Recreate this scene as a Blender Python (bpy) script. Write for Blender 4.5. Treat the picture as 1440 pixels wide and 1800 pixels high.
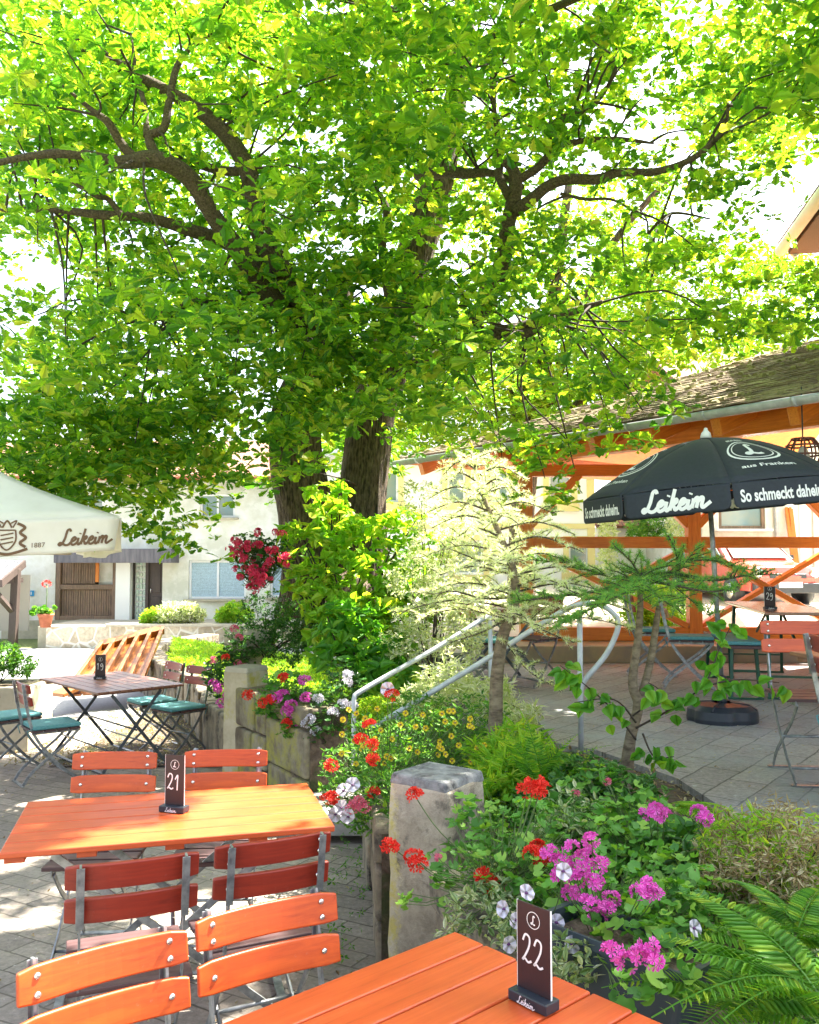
import bpy, bmesh, math, random
import numpy as np
from mathutils import Vector, Matrix
for o in list(bpy.data.objects): bpy.data.objects.remove(o)
SC = bpy.context.scene
COL = SC.collection
rad = math.radians
# ------------------------------------------------------------ camera
CZ, F, PIT = 1.78, 1545.0, rad(3.25)
cd = bpy.data.cameras.new('camera'); cam = bpy.data.objects.new('camera', cd); COL.objects.link(cam)
cam.location = (0, 0, CZ); cam.rotation_euler = (rad(90) + PIT, 0, 0)
cd.sensor_fit = 'HORIZONTAL'; cd.sensor_width = 36; cd.lens = 36 * F / 1440
cd.clip_start = .05; cd.clip_end = 2000
SC.camera = cam
# ------------------------------------------------------------ light
SUN_EL, SUN_X, SUN_Y = rad(57), .80, .60       # the sun stands high, to the right and a little behind the oak
w = bpy.data.worlds.new('World'); SC.world = w; w.use_nodes = True
nt = w.node_tree; bg = nt.nodes['Background']
sky = nt.nodes.new('ShaderNodeTexSky'); sky.sky_type = 'NISHITA'; sky.sun_disc = False
sky.sun_elevation = SUN_EL; sky.sun_rotation = math.atan2(SUN_X, SUN_Y)
sky.air_density = 1.0; sky.dust_density = 4.0; sky.ozone_density = .6
hs = nt.nodes.new('ShaderNodeHueSaturation'); hs.inputs['Saturation'].default_value = .66
nt.links.new(sky.outputs[0], hs.inputs['Color']); nt.links.new(hs.outputs[0], bg.inputs[0]); bg.inputs[1].default_value = .105
sd = bpy.data.lights.new('sun', 'SUN'); sun = bpy.data.objects.new('sun', sd); COL.objects.link(sun)
sd.energy = 5.0; sd.angle = rad(.5); sd.color = (1, .94, .82)
_d = Vector((SUN_X, SUN_Y, 0)).normalized() * math.cos(SUN_EL) + Vector((0, 0, math.sin(SUN_EL)))
sun.rotation_euler = _d.to_track_quat('Z', 'Y').to_euler(); sun.location = (6, 6, 20)
SC.view_settings.view_transform = 'Standard'; SC.view_settings.look = 'None'
SC.view_settings.exposure = 2.8; SC.view_settings.gamma = 1.0
SC.render.engine = 'CYCLES'
cy = SC.cycles; cy.use_denoising = True; cy.max_bounces = 8; cy.transparent_max_bounces = 8
cy.diffuse_bounces = 4; cy.glossy_bounces = 3; cy.transmission_bounces = 5
cy.sample_clamp_indirect = 6; cy.caustics_reflective = False; cy.caustics_refractive = False
rng = np.random.default_rng(7); random.seed(7)
# ------------------------------------------------------------ geometry helpers
CX = Vector((1, 0, 0)); CU = Vector((0, -math.sin(PIT), math.cos(PIT))); CF = Vector((0, math.cos(PIT), math.sin(PIT)))
def ray(px, py): return CX * ((px - 720) / F) + CU * ((900 - py) / F) + CF
def at(px, py, Y):
    r = ray(px, py); return Vector((0, 0, CZ)) + r * (Y / r.y)
def gnd(px, py, z):
    r = ray(px, py); return Vector((0, 0, CZ)) + r * ((z - CZ) / r.z)
def gz(y): return -.025 * max(0., min(y, 23) - 3)
def rz(a): return Matrix.Rotation(a, 3, 'Z')
def facing(dx, dy): return math.atan2(-dx, dy)
def link(o, parent=None):
    COL.objects.link(o)
    if parent is not None: o.parent = parent
    return o
def tag(o, label=None, cat=None, group=None, kind=None):
    if label: o['label'] = label
    if cat: o['category'] = cat
    if group: o['group'] = group
    if kind: o['kind'] = kind
    return o
def thing(name, label, cat, loc=(0, 0, 0), r=0, group=None):
    o = bpy.data.objects.new(name, None); COL.objects.link(o); o.empty_display_size = .1
    o.location = loc; o.rotation_euler = (0, 0, r); return tag(o, label, cat, group)
def kids(o): return [c for c in COL.objects if c.parent == o]
def copy_tree(o, parent=None):
    c = o.copy(); COL.objects.link(c); c.parent = parent
    for ch in kids(o): copy_tree(ch, c)
    return c
def place(o, loc, r, label, group=None, first=[]):
    if o.name in first: o = copy_tree(o)
    else: first.append(o.name)
    o.location = loc; o.rotation_euler = (0, 0, r); o['label'] = label
    if group: o['group'] = group
    return o
def smooth_path(P, n=6, closed=False):
    P = [Vector(p) for p in P]; out = []; N = len(P)
    for i in range(N if closed else N - 1):
        if closed: a, b, c, d = P[(i - 1) % N], P[i], P[(i + 1) % N], P[(i + 2) % N]
        else: a, b, c, d = P[max(i - 1, 0)], P[i], P[i + 1], P[min(i + 2, N - 1)]
        for k in range(n):
            t = k / n
            out.append(.5 * ((2 * b) + (c - a) * t + (2 * a - 5 * b + 4 * c - d) * t * t + (3 * b - a - 3 * c + d) * t ** 3))
    if not closed: out.append(P[-1].copy())
    return out
class MB:
    def __init__(s): s.v = []; s.f = []; s.sm = []
    def add(s, vs, fs, sm=False):
        b = len(s.v); s.v += [tuple(v) for v in vs]; s.f += [tuple(i + b for i in f) for f in fs]; s.sm += [sm] * len(fs); return s
    def box(s, c, d, R=None, taper=1):
        c = Vector(c); h = [x / 2 for x in d]; vs = []
        for z in (-1, 1):
            k = taper if z > 0 else 1
            for x, y in ((-1, -1), (1, -1), (1, 1), (-1, 1)):
                p = Vector((x * h[0] * k, y * h[1] * k, z * h[2]))
                vs.append(c + (R @ p if R is not None else p))
        return s.add(vs, [(3, 2, 1, 0), (4, 5, 6, 7), (0, 1, 5, 4), (1, 2, 6, 5), (2, 3, 7, 6), (3, 0, 4, 7)])
    def beam(s, a, b, w, h, up=(0, 0, 1)):
        a = Vector(a); b = Vector(b); y = (b - a).normalized(); x = y.cross(Vector(up)).normalized(); z = x.cross(y)
        return s.box((a + b) / 2, (w, (b - a).length, h), Matrix((x, y, z)).transposed())
    def prism(s, pts, z0, z1):
        n = len(pts); vs = [(p[0], p[1], z0) for p in pts] + [(p[0], p[1], z1) for p in pts]
        return s.add(vs, [tuple(range(n))[::-1], tuple(range(n, 2 * n))] + [(i, (i + 1) % n, n + (i + 1) % n, n + i) for i in range(n)])
    def tube(s, P, r, seg=8, caps=True, squash=1):
        P = [Vector(p) for p in P]; n = len(P); R = r if hasattr(r, '__len__') else [r] * n
        vs = []; x = None
        for i, p in enumerate(P):
            t = (P[min(i + 1, n - 1)] - P[max(i - 1, 0)]).normalized()
            if x is None:
                x = t.cross(Vector((0, 0, 1)) if abs(t.z) < .9 else Vector((1, 0, 0))).normalized()
            else:
                x = (x - t * x.dot(t)).normalized()
            y = t.cross(x)
            for k in range(seg):
                a = 2 * math.pi * k / seg
                vs.append(p + (x * math.cos(a) + y * math.sin(a) * squash) * R[i])
        fs = [(i * seg + k, i * seg + (k + 1) % seg, (i + 1) * seg + (k + 1) % seg, (i + 1) * seg + k) for i in range(n - 1) for k in range(seg)]
        s.add(vs, fs, True)
        if caps:
            b = len(s.v) - n * seg
            s.f += [tuple(b + k for k in range(seg))[::-1], tuple(b + (n - 1) * seg + k for k in range(seg))]; s.sm += [False, False]
        return s
    def bar(s, P, w, t, side=(1, 0, 0)):
        # flat steel bar: w across `side`, t thick
        P = [Vector(p) for p in P]; sd = Vector(side); n = len(P); vs = []
        for i, p in enumerate(P):
            d = (P[min(i + 1, n - 1)] - P[max(i - 1, 0)]).normalized(); q = d.cross(sd).normalized()
            for a, b in ((-1, -1), (1, -1), (1, 1), (-1, 1)): vs.append(p + sd * (a * t / 2) + q * (b * w / 2))
        fs = [(3, 2, 1, 0)] + [(i * 4 + k, i * 4 + (k + 1) % 4, i * 4 + 4 + (k + 1) % 4, i * 4 + 4 + k) for i in range(n - 1) for k in range(4)]
        fs.append(tuple((n - 1) * 4 + k for k in range(4)))
        return s.add(vs, fs)
    def lathe(s, prof, seg=20, c=(0, 0, 0), sm=True):
        c = Vector(c); vs = [c + Vector((r * math.cos(2 * math.pi * k / seg), r * math.sin(2 * math.pi * k / seg), z)) for r, z in prof for k in range(seg)]
        n = len(prof)
        s.add(vs, [(i * seg + k, i * seg + (k + 1) % seg, (i + 1) * seg + (k + 1) % seg, (i + 1) * seg + k) for i in range(n - 1) for k in range(seg)], sm)
        b = len(s.v) - n * seg
        s.f += [tuple(b + k for k in range(seg))[::-1], tuple(b + (n - 1) * seg + k for k in range(seg))]; s.sm += [False] * 2
        return s
    def grid(s, fn, nu, nv, sm=True, thick=None):
        vs = [Vector(fn(i / nu, j / nv)) for j in range(nv + 1) for i in range(nu + 1)]; m = nu + 1
        return s.add(vs, [(j * m + i, j * m + i + 1, (j + 1) * m + i + 1, (j + 1) * m + i) for j in range(nv) for i in range(nu)], sm)
    def build(s, name, mat, parent=None, bevel=0, solid=0, seg=2):
        me = bpy.data.meshes.new(name); me.from_pydata(s.v, [], s.f); me.polygons.foreach_set('use_smooth', s.sm)
        me.materials.append(mat); me.update(); o = bpy.data.objects.new(name, me); link(o, parent)
        if solid:
            m = o.modifiers.new('solid', 'SOLIDIFY'); m.thickness = solid; m.offset = 0
        if bevel:
            m = o.modifiers.new('bevel', 'BEVEL'); m.width = bevel; m.segments = seg; m.limit_method = 'ANGLE'; m.angle_limit = rad(35)
        return o
def npmesh(name, V, faces_idx, mat, parent=None, smooth=False):
    """V (M,3); faces_idx: list of int arrays (k,n) of equal-length polygons"""
    me = bpy.data.meshes.new(name); me.vertices.add(len(V)); me.vertices.foreach_set('co', np.ascontiguousarray(V, np.float32).ravel())
    loops = np.concatenate([f.ravel() for f in faces_idx]); tot = np.concatenate([np.full(len(f), f.shape[1]) for f in faces_idx])
    start = np.concatenate([[0], np.cumsum(tot)[:-1]])
    me.loops.add(len(loops)); me.loops.foreach_set('vertex_index', loops.astype(np.int32))
    me.polygons.add(len(tot)); me.polygons.foreach_set('loop_start', start.astype(np.int32))
    if smooth: me.polygons.foreach_set('use_smooth', np.ones(len(tot), bool))
    me.materials.append(mat); me.update(calc_edges=True); me.validate()
    o = bpy.data.objects.new(name, me); return link(o, parent)
def scatter(name, T, P, Rm, mat, parent=None):
    """T=(verts(n,3), [face arrays]); P (N,3), Rm (N,3,3) incl. scale: one mesh of N copies"""
    tv, tf = T; N = len(P)
    V = np.einsum('nij,kj->nki', Rm, tv) + P[:, None, :]
    off = (np.arange(N) * len(tv))
    return npmesh(name, V.reshape(-1, 3), [(f[None] + off[:, None, None]).reshape(-1, f.shape[1]) for f in tf], mat, parent)
def merge(*parts):
    """join several (V, faces) templates"""
    vs = []; fs = {}; b = 0
    for v, f in parts:
        vs.append(v)
        for a in f: fs.setdefault(a.shape[1], []).append(a + b)
        b += len(v)
    return np.concatenate(vs), [np.concatenate(x) for x in fs.values()]
def xf(T, M, p=(0, 0, 0)): return T[0] @ np.array(M).T + np.array(p), T[1]
def unit(a): return a / (np.linalg.norm(a, axis=-1, keepdims=True) + 1e-9)
def frames(dirs, ups, size):
    """local y -> dirs, local z ~ ups"""
    y = unit(dirs); x = unit(np.cross(y, ups)); z = np.cross(x, y)
    return np.stack([x, y, z], axis=-1) * np.asarray(size)[:, None, None]
def rnd_frames(N, size, up=.6, var=.3):
    d = rng.normal(size=(N, 3)); d[:, 2] *= .5; u = rng.normal(size=(N, 3)) * (1 - up); u[:, 2] += up
    return frames(d, u, size * (1 + var * rng.uniform(-1, 1, N)))
# ------------------------------------------------------------ leaf templates (local y = along leaf, z = normal)
def leaf(outline, fold=.15, droop=.15):
    """outline: [(y, halfwidth)...] from base to tip; two folded halves"""
    n = len(outline); mid = [(0, y, -droop * y * y) for y, h in outline]
    L = [(-h, y, fold * h - droop * y * y) for y, h in outline]; Rr = [(h, y, fold * h - droop * y * y) for y, h in outline]
    v = np.array(mid + L[1:-1] + Rr[1:-1], float); fs = []; q = []; t = []
    l = lambda i: 0 if i == 0 else (n - 1 if i == n - 1 else n + i - 1); r = lambda i: 0 if i == 0 else (n - 1 if i == n - 1 else n + (n - 2) + i - 1)
    for i in range(n - 1):
        for a in (l, r):
            f = [i, i + 1]; 
            if a(i + 1) != i + 1: f.append(a(i + 1))
            if a(i) != i: f.append(a(i))
            (q if len(f) == 4 else t).append(f)
    out = []
    if q: out.append(np.array(q))
    if t: out.append(np.array(t))
    return v, out
OAK = leaf([(0, .02), (.12, .03), (.3, .15), (.38, .11), (.56, .27), (.64, .19), (.84, .29), (1, .05)], .25, .2)
HEART = leaf([(0, .0), (.1, .3), (.3, .42), (.55, .34), (.8, .16), (1, 0)], .3, .25)
OVAL = leaf([(0, .0), (.25, .17), (.55, .2), (1, 0)], .25, .2)
LANCE = leaf([(0, .0), (.3, .09), (.6, .08), (1, 0)], .3, .3)
def roundleaf():
    n = 15; a = np.linspace(-2.75, 2.75, n); r = .5 * (1 - .11 * (np.arange(n) % 3 == 1)) 
    v = [(0, 0, 0)] + [(r[i] * math.sin(a[i]), r[i] * math.cos(a[i]), .10 * (1 - .9 * (i % 3 == 1)) + .05) for i in range(n)]
    return np.array(v, float), [np.array([(0, i + 1, i + 2) for i in range(n - 1)])]
ROUND = roundleaf()
def rosette(L, n, spread, seed, size=1.):
    r = np.random.default_rng(seed); parts = []
    for k in range(n):
        a = 2 * math.pi * k / n + r.uniform(-.4, .4); e = r.uniform(-.25, .75) * spread; s = size * r.uniform(.7, 1.1)
        d = np.array([[math.cos(a) * math.cos(e), math.sin(a) * math.cos(e), math.sin(e)]]); u = np.array([[0, 0, 1.]]) + r.normal(size=(1, 3)) * .35
        parts.append(xf(L, frames(d, u, [s])[0], d[0] * .08 * size))
    return merge(*parts)
def flower5(seed, w=.34, cup=.2):
    parts = []
    P = leaf([(0, .03), (.45, w * .62), (.85, w), (1, w * .4)], .05, -cup)
    for k in range(5):
        a = 2 * math.pi * k / 5; d = np.array([[math.cos(a), math.sin(a), .15]]); parts.append(xf(P, frames(d, np.array([[0, 0, 1.]]), [1.])[0]))
    return merge(*parts)
def geranium_head(seed, n=16, R=.038, fr=.02):
    r = np.random.default_rng(seed); parts = []; f5 = flower5(0)
    for k in range(n):
        d = unit(r.normal(size=3) + np.array([0, 0, .6])); x = unit(np.cross(d, [.3, .9, .1])); y = np.cross(d, x)
        M = np.stack([x, y, d], -1) * fr * r.uniform(.85, 1.15); parts.append(xf(f5, M, d * R * r.uniform(.75, 1.1) * np.array([1, 1, .75])))
    return merge(*parts)
# ------------------------------------------------------------ materials
def nd(t, ty, **k):
    n = t.nodes.new('ShaderNode' + ty)
    for a, b in k.items(): setattr(n, a, b)
    return n
def base_mat(name):
    m = bpy.data.materials.new(name); m.use_nodes = True; t = m.node_tree; return m, t, t.nodes['Principled BSDF']
def noise(t, scale, detail=5, rough=.6, coord='Object', stretch=None, dist=0):
    tc = nd(t, 'TexCoord'); n = nd(t, 'TexNoise'); n.inputs['Scale'].default_value = scale; n.inputs['Detail'].default_value = detail
    n.inputs['Roughness'].default_value = rough; n.inputs['Distortion'].default_value = dist
    if stretch:
        mp = nd(t, 'Mapping'); mp.inputs['Scale'].default_value = stretch; t.links.new(tc.outputs[coord], mp.inputs[0]); t.links.new(mp.outputs[0], n.inputs['Vector'])
    else: t.links.new(tc.outputs[coord], n.inputs['Vector'])
    return n
def ramp(t, src, stops):
    r = nd(t, 'ValToRGB'); e = r.color_ramp.elements
    while len(e) < len(stops): e.new(.5)
    for i, (p, c) in enumerate(stops): e[i].position = p; e[i].color = (*c[:3], 1)
    t.links.new(src, r.inputs[0]); return r
def mix(t, a, b, f, mode='MIX'):
    m = nd(t, 'Mix', data_type='RGBA', blend_type=mode)
    for s, v in ((0, f), (6, a), (7, b)):
        if hasattr(v, 'is_output') or isinstance(v, bpy.types.NodeSocket): t.links.new(v, m.inputs[s])
        elif s == 0: m.inputs[0].default_value = v
        else: m.inputs[s].default_value = (*v[:3], 1)
    return m.outputs[2]
def bump(t, b, src, strength=.3, dist=.01):
    n = nd(t, 'Bump'); n.inputs['Strength'].default_value = strength; n.inputs['Distance'].default_value = dist
    t.links.new(src, n.inputs['Height']); t.links.new(n.outputs[0], b.inputs['Normal'])
def mk(name, c1, c2=None, scale=6, rough=.6, metal=0, bmp=0, bdist=.005, stretch=None, detail=5, c3=None, s2=1.3, coat=0, lo=.35, hi=.65, coord='Object'):
    m, t, b = base_mat(name); b.inputs['Roughness'].default_value = rough; b.inputs['Metallic'].default_value = metal
    if coat: b.inputs['Coat Weight'].default_value = coat; b.inputs['Coat Roughness'].default_value = .105
    if c2 is None: c2 = tuple(x * .82 for x in c1)
    n = noise(t, scale, detail, stretch=stretch, coord=coord); c = ramp(t, n.outputs[0], [(lo, c1), (hi, c2)]).outputs[0]
    if c3 is not None:
        n3 = noise(t, s2, 6, .7, coord=coord); r3 = ramp(t, n3.outputs[0], [(.5, (0, 0, 0)), (.62, (1, 1, 1))]); c = mix(t, c, c3, r3.outputs[0])
    t.links.new(c, b.inputs['Base Color'])
    if bmp: bump(t, b, n.outputs[0], bmp, bdist)
    return m
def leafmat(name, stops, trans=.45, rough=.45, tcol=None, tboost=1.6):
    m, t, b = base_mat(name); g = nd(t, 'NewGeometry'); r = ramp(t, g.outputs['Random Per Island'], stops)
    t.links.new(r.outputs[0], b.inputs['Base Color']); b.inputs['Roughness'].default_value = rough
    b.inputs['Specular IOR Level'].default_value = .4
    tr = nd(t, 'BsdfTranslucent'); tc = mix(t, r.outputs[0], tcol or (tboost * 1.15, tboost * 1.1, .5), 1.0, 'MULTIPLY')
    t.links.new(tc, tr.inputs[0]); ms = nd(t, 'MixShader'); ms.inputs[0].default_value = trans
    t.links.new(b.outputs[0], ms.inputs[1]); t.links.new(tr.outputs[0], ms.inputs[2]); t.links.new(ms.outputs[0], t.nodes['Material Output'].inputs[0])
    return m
def wood(name, c1, c2, rough=.45, coat=.0, scale=3, bmp=.15, knots=None, axis='x'):
    m, t, b = base_mat(name); st = {'x': (1.2, 22, 22), 'y': (22, 1.2, 22), 'z': (22, 22, 1.2)}[axis]
    n = noise(t, scale, 6, .65, stretch=st, dist=.6); n2 = noise(t, 2.2, 4, .6)
    c = ramp(t, n.outputs[0], [(.3, c1), (.62, c2), (.78, tuple(x * .45 for x in c2))]).outputs[0]
    nf = noise(t, 60, 4, .7); c = mix(t, c, tuple(min(1, x * .6 + .12) for x in c1), ramp(t, nf.outputs[0], [(.64, (0, 0, 0)), (.74, (.35, .35, .35))]).outputs[0])
    c = mix(t, c, tuple(x * .7 for x in c2), ramp(t, n2.outputs[0], [(.45, (0, 0, 0)), (.75, (.6, .6, .6))]).outputs[0])
    t.links.new(c, b.inputs['Base Color']); b.inputs['Roughness'].default_value = rough
    if coat: b.inputs['Coat Weight'].default_value = coat; b.inputs['Coat Roughness'].default_value = .2
    bump(t, b, n.outputs[0], bmp, .002); return m
def bricks(name, c1, c2, mortar, bw, bh, msize=.012, rot=0, rough=.85, bmp=.5, patch=None, offset=.5, coord='Object', light_speck=None):
    m, t, b = base_mat(name); tc = nd(t, 'TexCoord'); mp = nd(t, 'Mapping'); mp.inputs['Rotation'].default_value = rot if hasattr(rot, '__len__') else (0, 0, rot)
    br = nd(t, 'TexBrick'); br.offset = offset; br.inputs['Scale'].default_value = 1; br.inputs['Brick Width'].default_value = bw; br.inputs['Row Height'].default_value = bh
    br.inputs['Mortar Size'].default_value = msize; br.inputs['Mortar Smooth'].default_value = .35; br.inputs['Bias'].default_value = 0
    br.inputs['Color1'].default_value = (*c1, 1); br.inputs['Color2'].default_value = (*c2, 1); br.inputs['Mortar'].default_value = (*mortar, 1)
    wob = noise(t, 5, 3, coord=coord); va = nd(t, 'VectorMath', operation='SCALE'); va.inputs['Scale'].default_value = .035; t.links.new(wob.outputs[1], va.inputs[0])
    vb = nd(t, 'VectorMath', operation='ADD'); t.links.new(tc.outputs[coord], mp.inputs[0]); t.links.new(mp.outputs[0], vb.inputs[0]); t.links.new(va.outputs[0], vb.inputs[1]); t.links.new(vb.outputs[0], br.inputs['Vector'])
    n = noise(t, 38, 6, .75, coord=coord); c = mix(t, br.outputs[0], ramp(t, n.outputs[0], [(.3, (.62, .62, .62)), (.7, (1.35, 1.35, 1.35))]).outputs[0], 1, 'MULTIPLY')
    if patch is not None:
        n2 = noise(t, 1.1, 6, .7, coord=coord); c = mix(t, c, patch, ramp(t, n2.outputs[0], [(.45, (0, 0, 0)), (.68, (.75, .75, .75))]).outputs[0])
    if light_speck is not None:  # small flecks of light painted into the paving colour
        n4 = noise(t, 17, 4, .8, coord=coord); c = mix(t, c, light_speck, ramp(t, n4.outputs[0], [(.64, (0, 0, 0)), (.69, (.85, .85, .85))]).outputs[0])
    t.links.new(c, b.inputs['Base Color']); b.inputs['Roughness'].default_value = rough
    mx = nd(t, 'Math', operation='MULTIPLY_ADD'); mx.inputs[1].default_value = -.8; t.links.new(br.outputs['Fac'], mx.inputs[0]); t.links.new(n.outputs[0], mx.inputs[2])
    bump(t, b, mx.outputs[0], bmp, .008); return m
M = {}
M['pave'] = bricks('paving', (.38, .325, .275), (.26, .22, .19), (.13, .11, .085), .3, .15, .006, rad(28), patch=(.25, .22, .17), light_speck=(.55, .52, .46))
M['terrace'] = bricks('terrace_paving', (.37, .34, .315), (.28, .255, .24), (.13, .12, .105), .42, .21, .006, rad(-52), patch=(.36, .39, .42), light_speck=(.55, .56, .56))
M['asphalt'] = mk('asphalt', (.3, .3, .3), (.22, .22, .22), 30, .9, bmp=.3)
M['soil'] = mk('soil', (.075, .05, .035), (.16, .12, .085), 22, .95, bmp=.9, bdist=.03, c3=(.05, .06, .02), s2=3)
M['grassy'] = mk('grass_ground', (.07, .11, .025), (.16, .2, .06), 14, .95, bmp=.8, bdist=.03)
M['stone'] = mk('weathered_stone', (.34, .29, .2), (.16, .13, .095), 7, .9, bmp=.9, bdist=.03, c3=(.05, .045, .04), s2=4.5, detail=9)
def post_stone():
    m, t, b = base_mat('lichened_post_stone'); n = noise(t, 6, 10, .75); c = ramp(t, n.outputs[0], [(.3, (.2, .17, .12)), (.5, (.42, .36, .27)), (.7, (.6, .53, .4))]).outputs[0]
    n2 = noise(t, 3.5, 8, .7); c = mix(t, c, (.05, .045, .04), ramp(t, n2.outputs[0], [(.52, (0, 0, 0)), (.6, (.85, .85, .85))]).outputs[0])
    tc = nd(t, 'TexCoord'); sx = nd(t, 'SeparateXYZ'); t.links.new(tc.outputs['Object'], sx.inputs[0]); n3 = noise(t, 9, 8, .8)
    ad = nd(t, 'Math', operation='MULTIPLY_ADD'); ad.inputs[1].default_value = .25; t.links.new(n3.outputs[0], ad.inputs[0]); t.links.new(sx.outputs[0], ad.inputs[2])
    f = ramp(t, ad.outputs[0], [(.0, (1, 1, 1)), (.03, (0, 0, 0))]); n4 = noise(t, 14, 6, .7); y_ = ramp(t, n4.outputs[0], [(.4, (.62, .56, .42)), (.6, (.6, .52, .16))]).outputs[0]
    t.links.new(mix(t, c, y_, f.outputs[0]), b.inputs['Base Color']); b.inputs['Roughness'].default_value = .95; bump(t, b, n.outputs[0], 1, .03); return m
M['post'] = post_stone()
M['stoneL'] = mk('pale_sandstone', (.55, .48, .34), (.36, .3, .19), 5, .9, bmp=.8, bdist=.02, c3=(.42, .36, .07), s2=3.2, detail=9)
M['stoneC'] = mk('lichen_cap_stone', (.3, .3, .29), (.12, .12, .12), 16, .95, bmp=.9, bdist=.02, c3=(.05, .05, .05), s2=7, detail=9)
M['moss'] = mk('mossy_stone', (.3, .27, .18), (.12, .09, .06), 5, .95, bmp=1, bdist=.04, c3=(.3, .28, .05), s2=2.2, detail=9)
M['concrete'] = mk('concrete', (.5, .45, .34), (.4, .36, .27), 8, .9, bmp=.3)
M['step'] = mk('step_stone', (.38, .36, .32), (.25, .24, .21), 10, .9, bmp=.4)
M['table'] = wood('orange_stained_wood', (.64, .11, .026), (.52, .075, .015), .42, .1)
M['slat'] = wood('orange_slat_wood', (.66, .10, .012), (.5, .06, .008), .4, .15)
M['slat_shaded'] = wood('shade_toned_slat_wood', (.34, .032, .012), (.24, .02, .009), .42, .15)  # slat wood with the shade on the chair backs put into its colour
M['seat'] = wood('dark_seat_wood', (.06, .025, .025), (.11, .06, .06), .55)
M['tbrown'] = wood('brown_table_wood', (.34, .15, .085), (.2, .075, .045), .4, .2, axis='y')
M['tedge'] = wood('beer_table_wood', (.36, .18, .12), (.26, .11, .07), .25, .5)
M['steel'] = mk('painted_steel', (.42, .44, .45), (.2, .21, .22), 20, .42, .75, bmp=.1)
M['steeld'] = mk('dark_steel', (.13, .15, .165), (.08, .09, .1), 20, .45, .4)
M['galv'] = mk('galvanised_steel', (.56, .58, .6), (.42, .44, .46), 12, .5, .15)
M['bolt'] = mk('bolt_zinc', (.8, .8, .78), (.7, .7, .68), 10, .25, .9)
M['green'] = mk('green_metal', (.015, .09, .05), (.01, .06, .035), 10, .4, .2)
M['teal'] = mk('teal_cushion_fabric', (.13, .35, .37), (.09, .27, .29), 60, .85, bmp=.4, bdist=.002)
M['black'] = mk('black_plastic', (.028, .034, .045), (.02, .024, .032), 12, .42)
M['board'] = mk('brown_black_board', (.035, .018, .02), (.028, .014, .016), 6, .4)
M['white'] = mk('white_paint', (.8, .8, .8), (.75, .75, .75), 6, .6)
M['chalk'] = mk('white_lettering', (.85, .85, .84), (.8, .8, .8), 6, .7)
M['timber'] = wood('orange_timber', (.86, .30, .03), (.68, .18, .016), .5, .1)
M['timbery'] = wood('orange_timber_along', (.86, .30, .03), (.68, .18, .016), .5, .1, axis='y')
M['timberz'] = wood('orange_timber_upright', (.86, .30, .03), (.68, .18, .016), .5, .1, axis='z')
M['bark'] = mk('oak_bark', (.24, .175, .12), (.045, .033, .024), 14, .95, bmp=1, bdist=.08, stretch=(3.2, 3.2, .7), detail=12, lo=.36, hi=.62)
M['barkl'] = mk('limb_bark', (.17, .125, .09), (.05, .036, .026), 60, .95, bmp=1, bdist=.03, detail=9, lo=.32, hi=.68)
M['bark2'] = mk('thin_bark', (.24, .19, .12), (.09, .065, .04), 18, .9, bmp=.8, bdist=.01, stretch=(1, 1, 2.5))
M['twig'] = mk('twig_bark', (.07, .05, .035), (.035, .025, .02), 12, .9)
M['stem'] = mk('green_stem', (.10, .17, .04), (.07, .12, .03), 12, .6)
M['terra'] = mk('terracotta', (.42, .14, .07), (.3, .09, .045), 8, .8)
M['canvas'] = mk('cream_canvas', (.72, .68, .58), (.64, .6, .5), 3, .7, bmp=.2, bdist=.01)
M['navy'] = mk('navy_canvas', (.022, .029, .042), (.017, .023, .033), 40, .75, bmp=.15, bdist=.002)
# ============================================================ setting
WORLD = set()
def thingw(name, label, cat, loc, group=None):
    o = thing(name, label, cat, loc, 0, group); WORLD.add(o.name); return o
_link = link
def link(o, parent=None):
    COL.objects.link(o)
    if parent is not None:
        o.parent = parent
        if parent.name in WORLD: o.matrix_parent_inverse = Matrix.Translation(parent.location).inverted()
    return o
def X(px, Y): return at(px, 988, Y).x
def Zp(py, Y): return at(720, py, Y).z
def struct(mb, name, mat, **k): return tag(mb.build(name, mat, **k), kind='structure')
def sheet(name, mat, x0, x1, y0, y1, fz, nx=30, ny=40):
    return struct(MB().grid(lambda u, v: (x0 + (x1 - x0) * u, y0 + (y1 - y0) * v, fz(x0 + (x1 - x0) * u, y0 + (y1 - y0) * v)), nx, ny), name, mat)
g = MB()
ys = [-300, 3, 8, 14, 23, 60, 600]
for i in range(len(ys) - 1): g.add([(-500, ys[i], gz(ys[i]) - .06), (500, ys[i], gz(ys[i]) - .06), (500, ys[i + 1], gz(ys[i + 1]) - .06), (-500, ys[i + 1], gz(ys[i + 1]) - .06)], [(0, 1, 2, 3)])
struct(g, 'ground', M['grassy'])
sheet('patio_paving', M['pave'], -9, 1.2, -3, 9.6, lambda x, y: gz(y) + .004 * math.sin(3 * x) * math.sin(2.3 * y))
sheet('road', M['asphalt'], -30, -1.5, 9.6, 23.5, lambda x, y: gz(y) - .012)
sheet('bark_mulch_strip', M['soil'], -4.4, -1.3, 8.3, 12.5, lambda x, y: gz(y) + .012 + .01 * math.sin(9 * x + 5 * y) + (-.04 if x < -3.4 + .0 * y else 0))
TZ = .57
tp = [(1.62, -2), (1.62, 3.4), (1.5, 5.0), (1.2, 5.75), (.98, 5.95), (.98, 6.75), (.3, 8), (.15, 10.62), (10, 10.62), (10, -2)]
struct(MB().prism(tp, -.1, TZ), 'terrace', M['terrace'])
def yard_z(x, y): return TZ + .03 + max(0, y - 12) * .05
sheet('yard', M['concrete'], -1.2, 16, 11.5, 23, yard_z, 4, 12)
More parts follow.
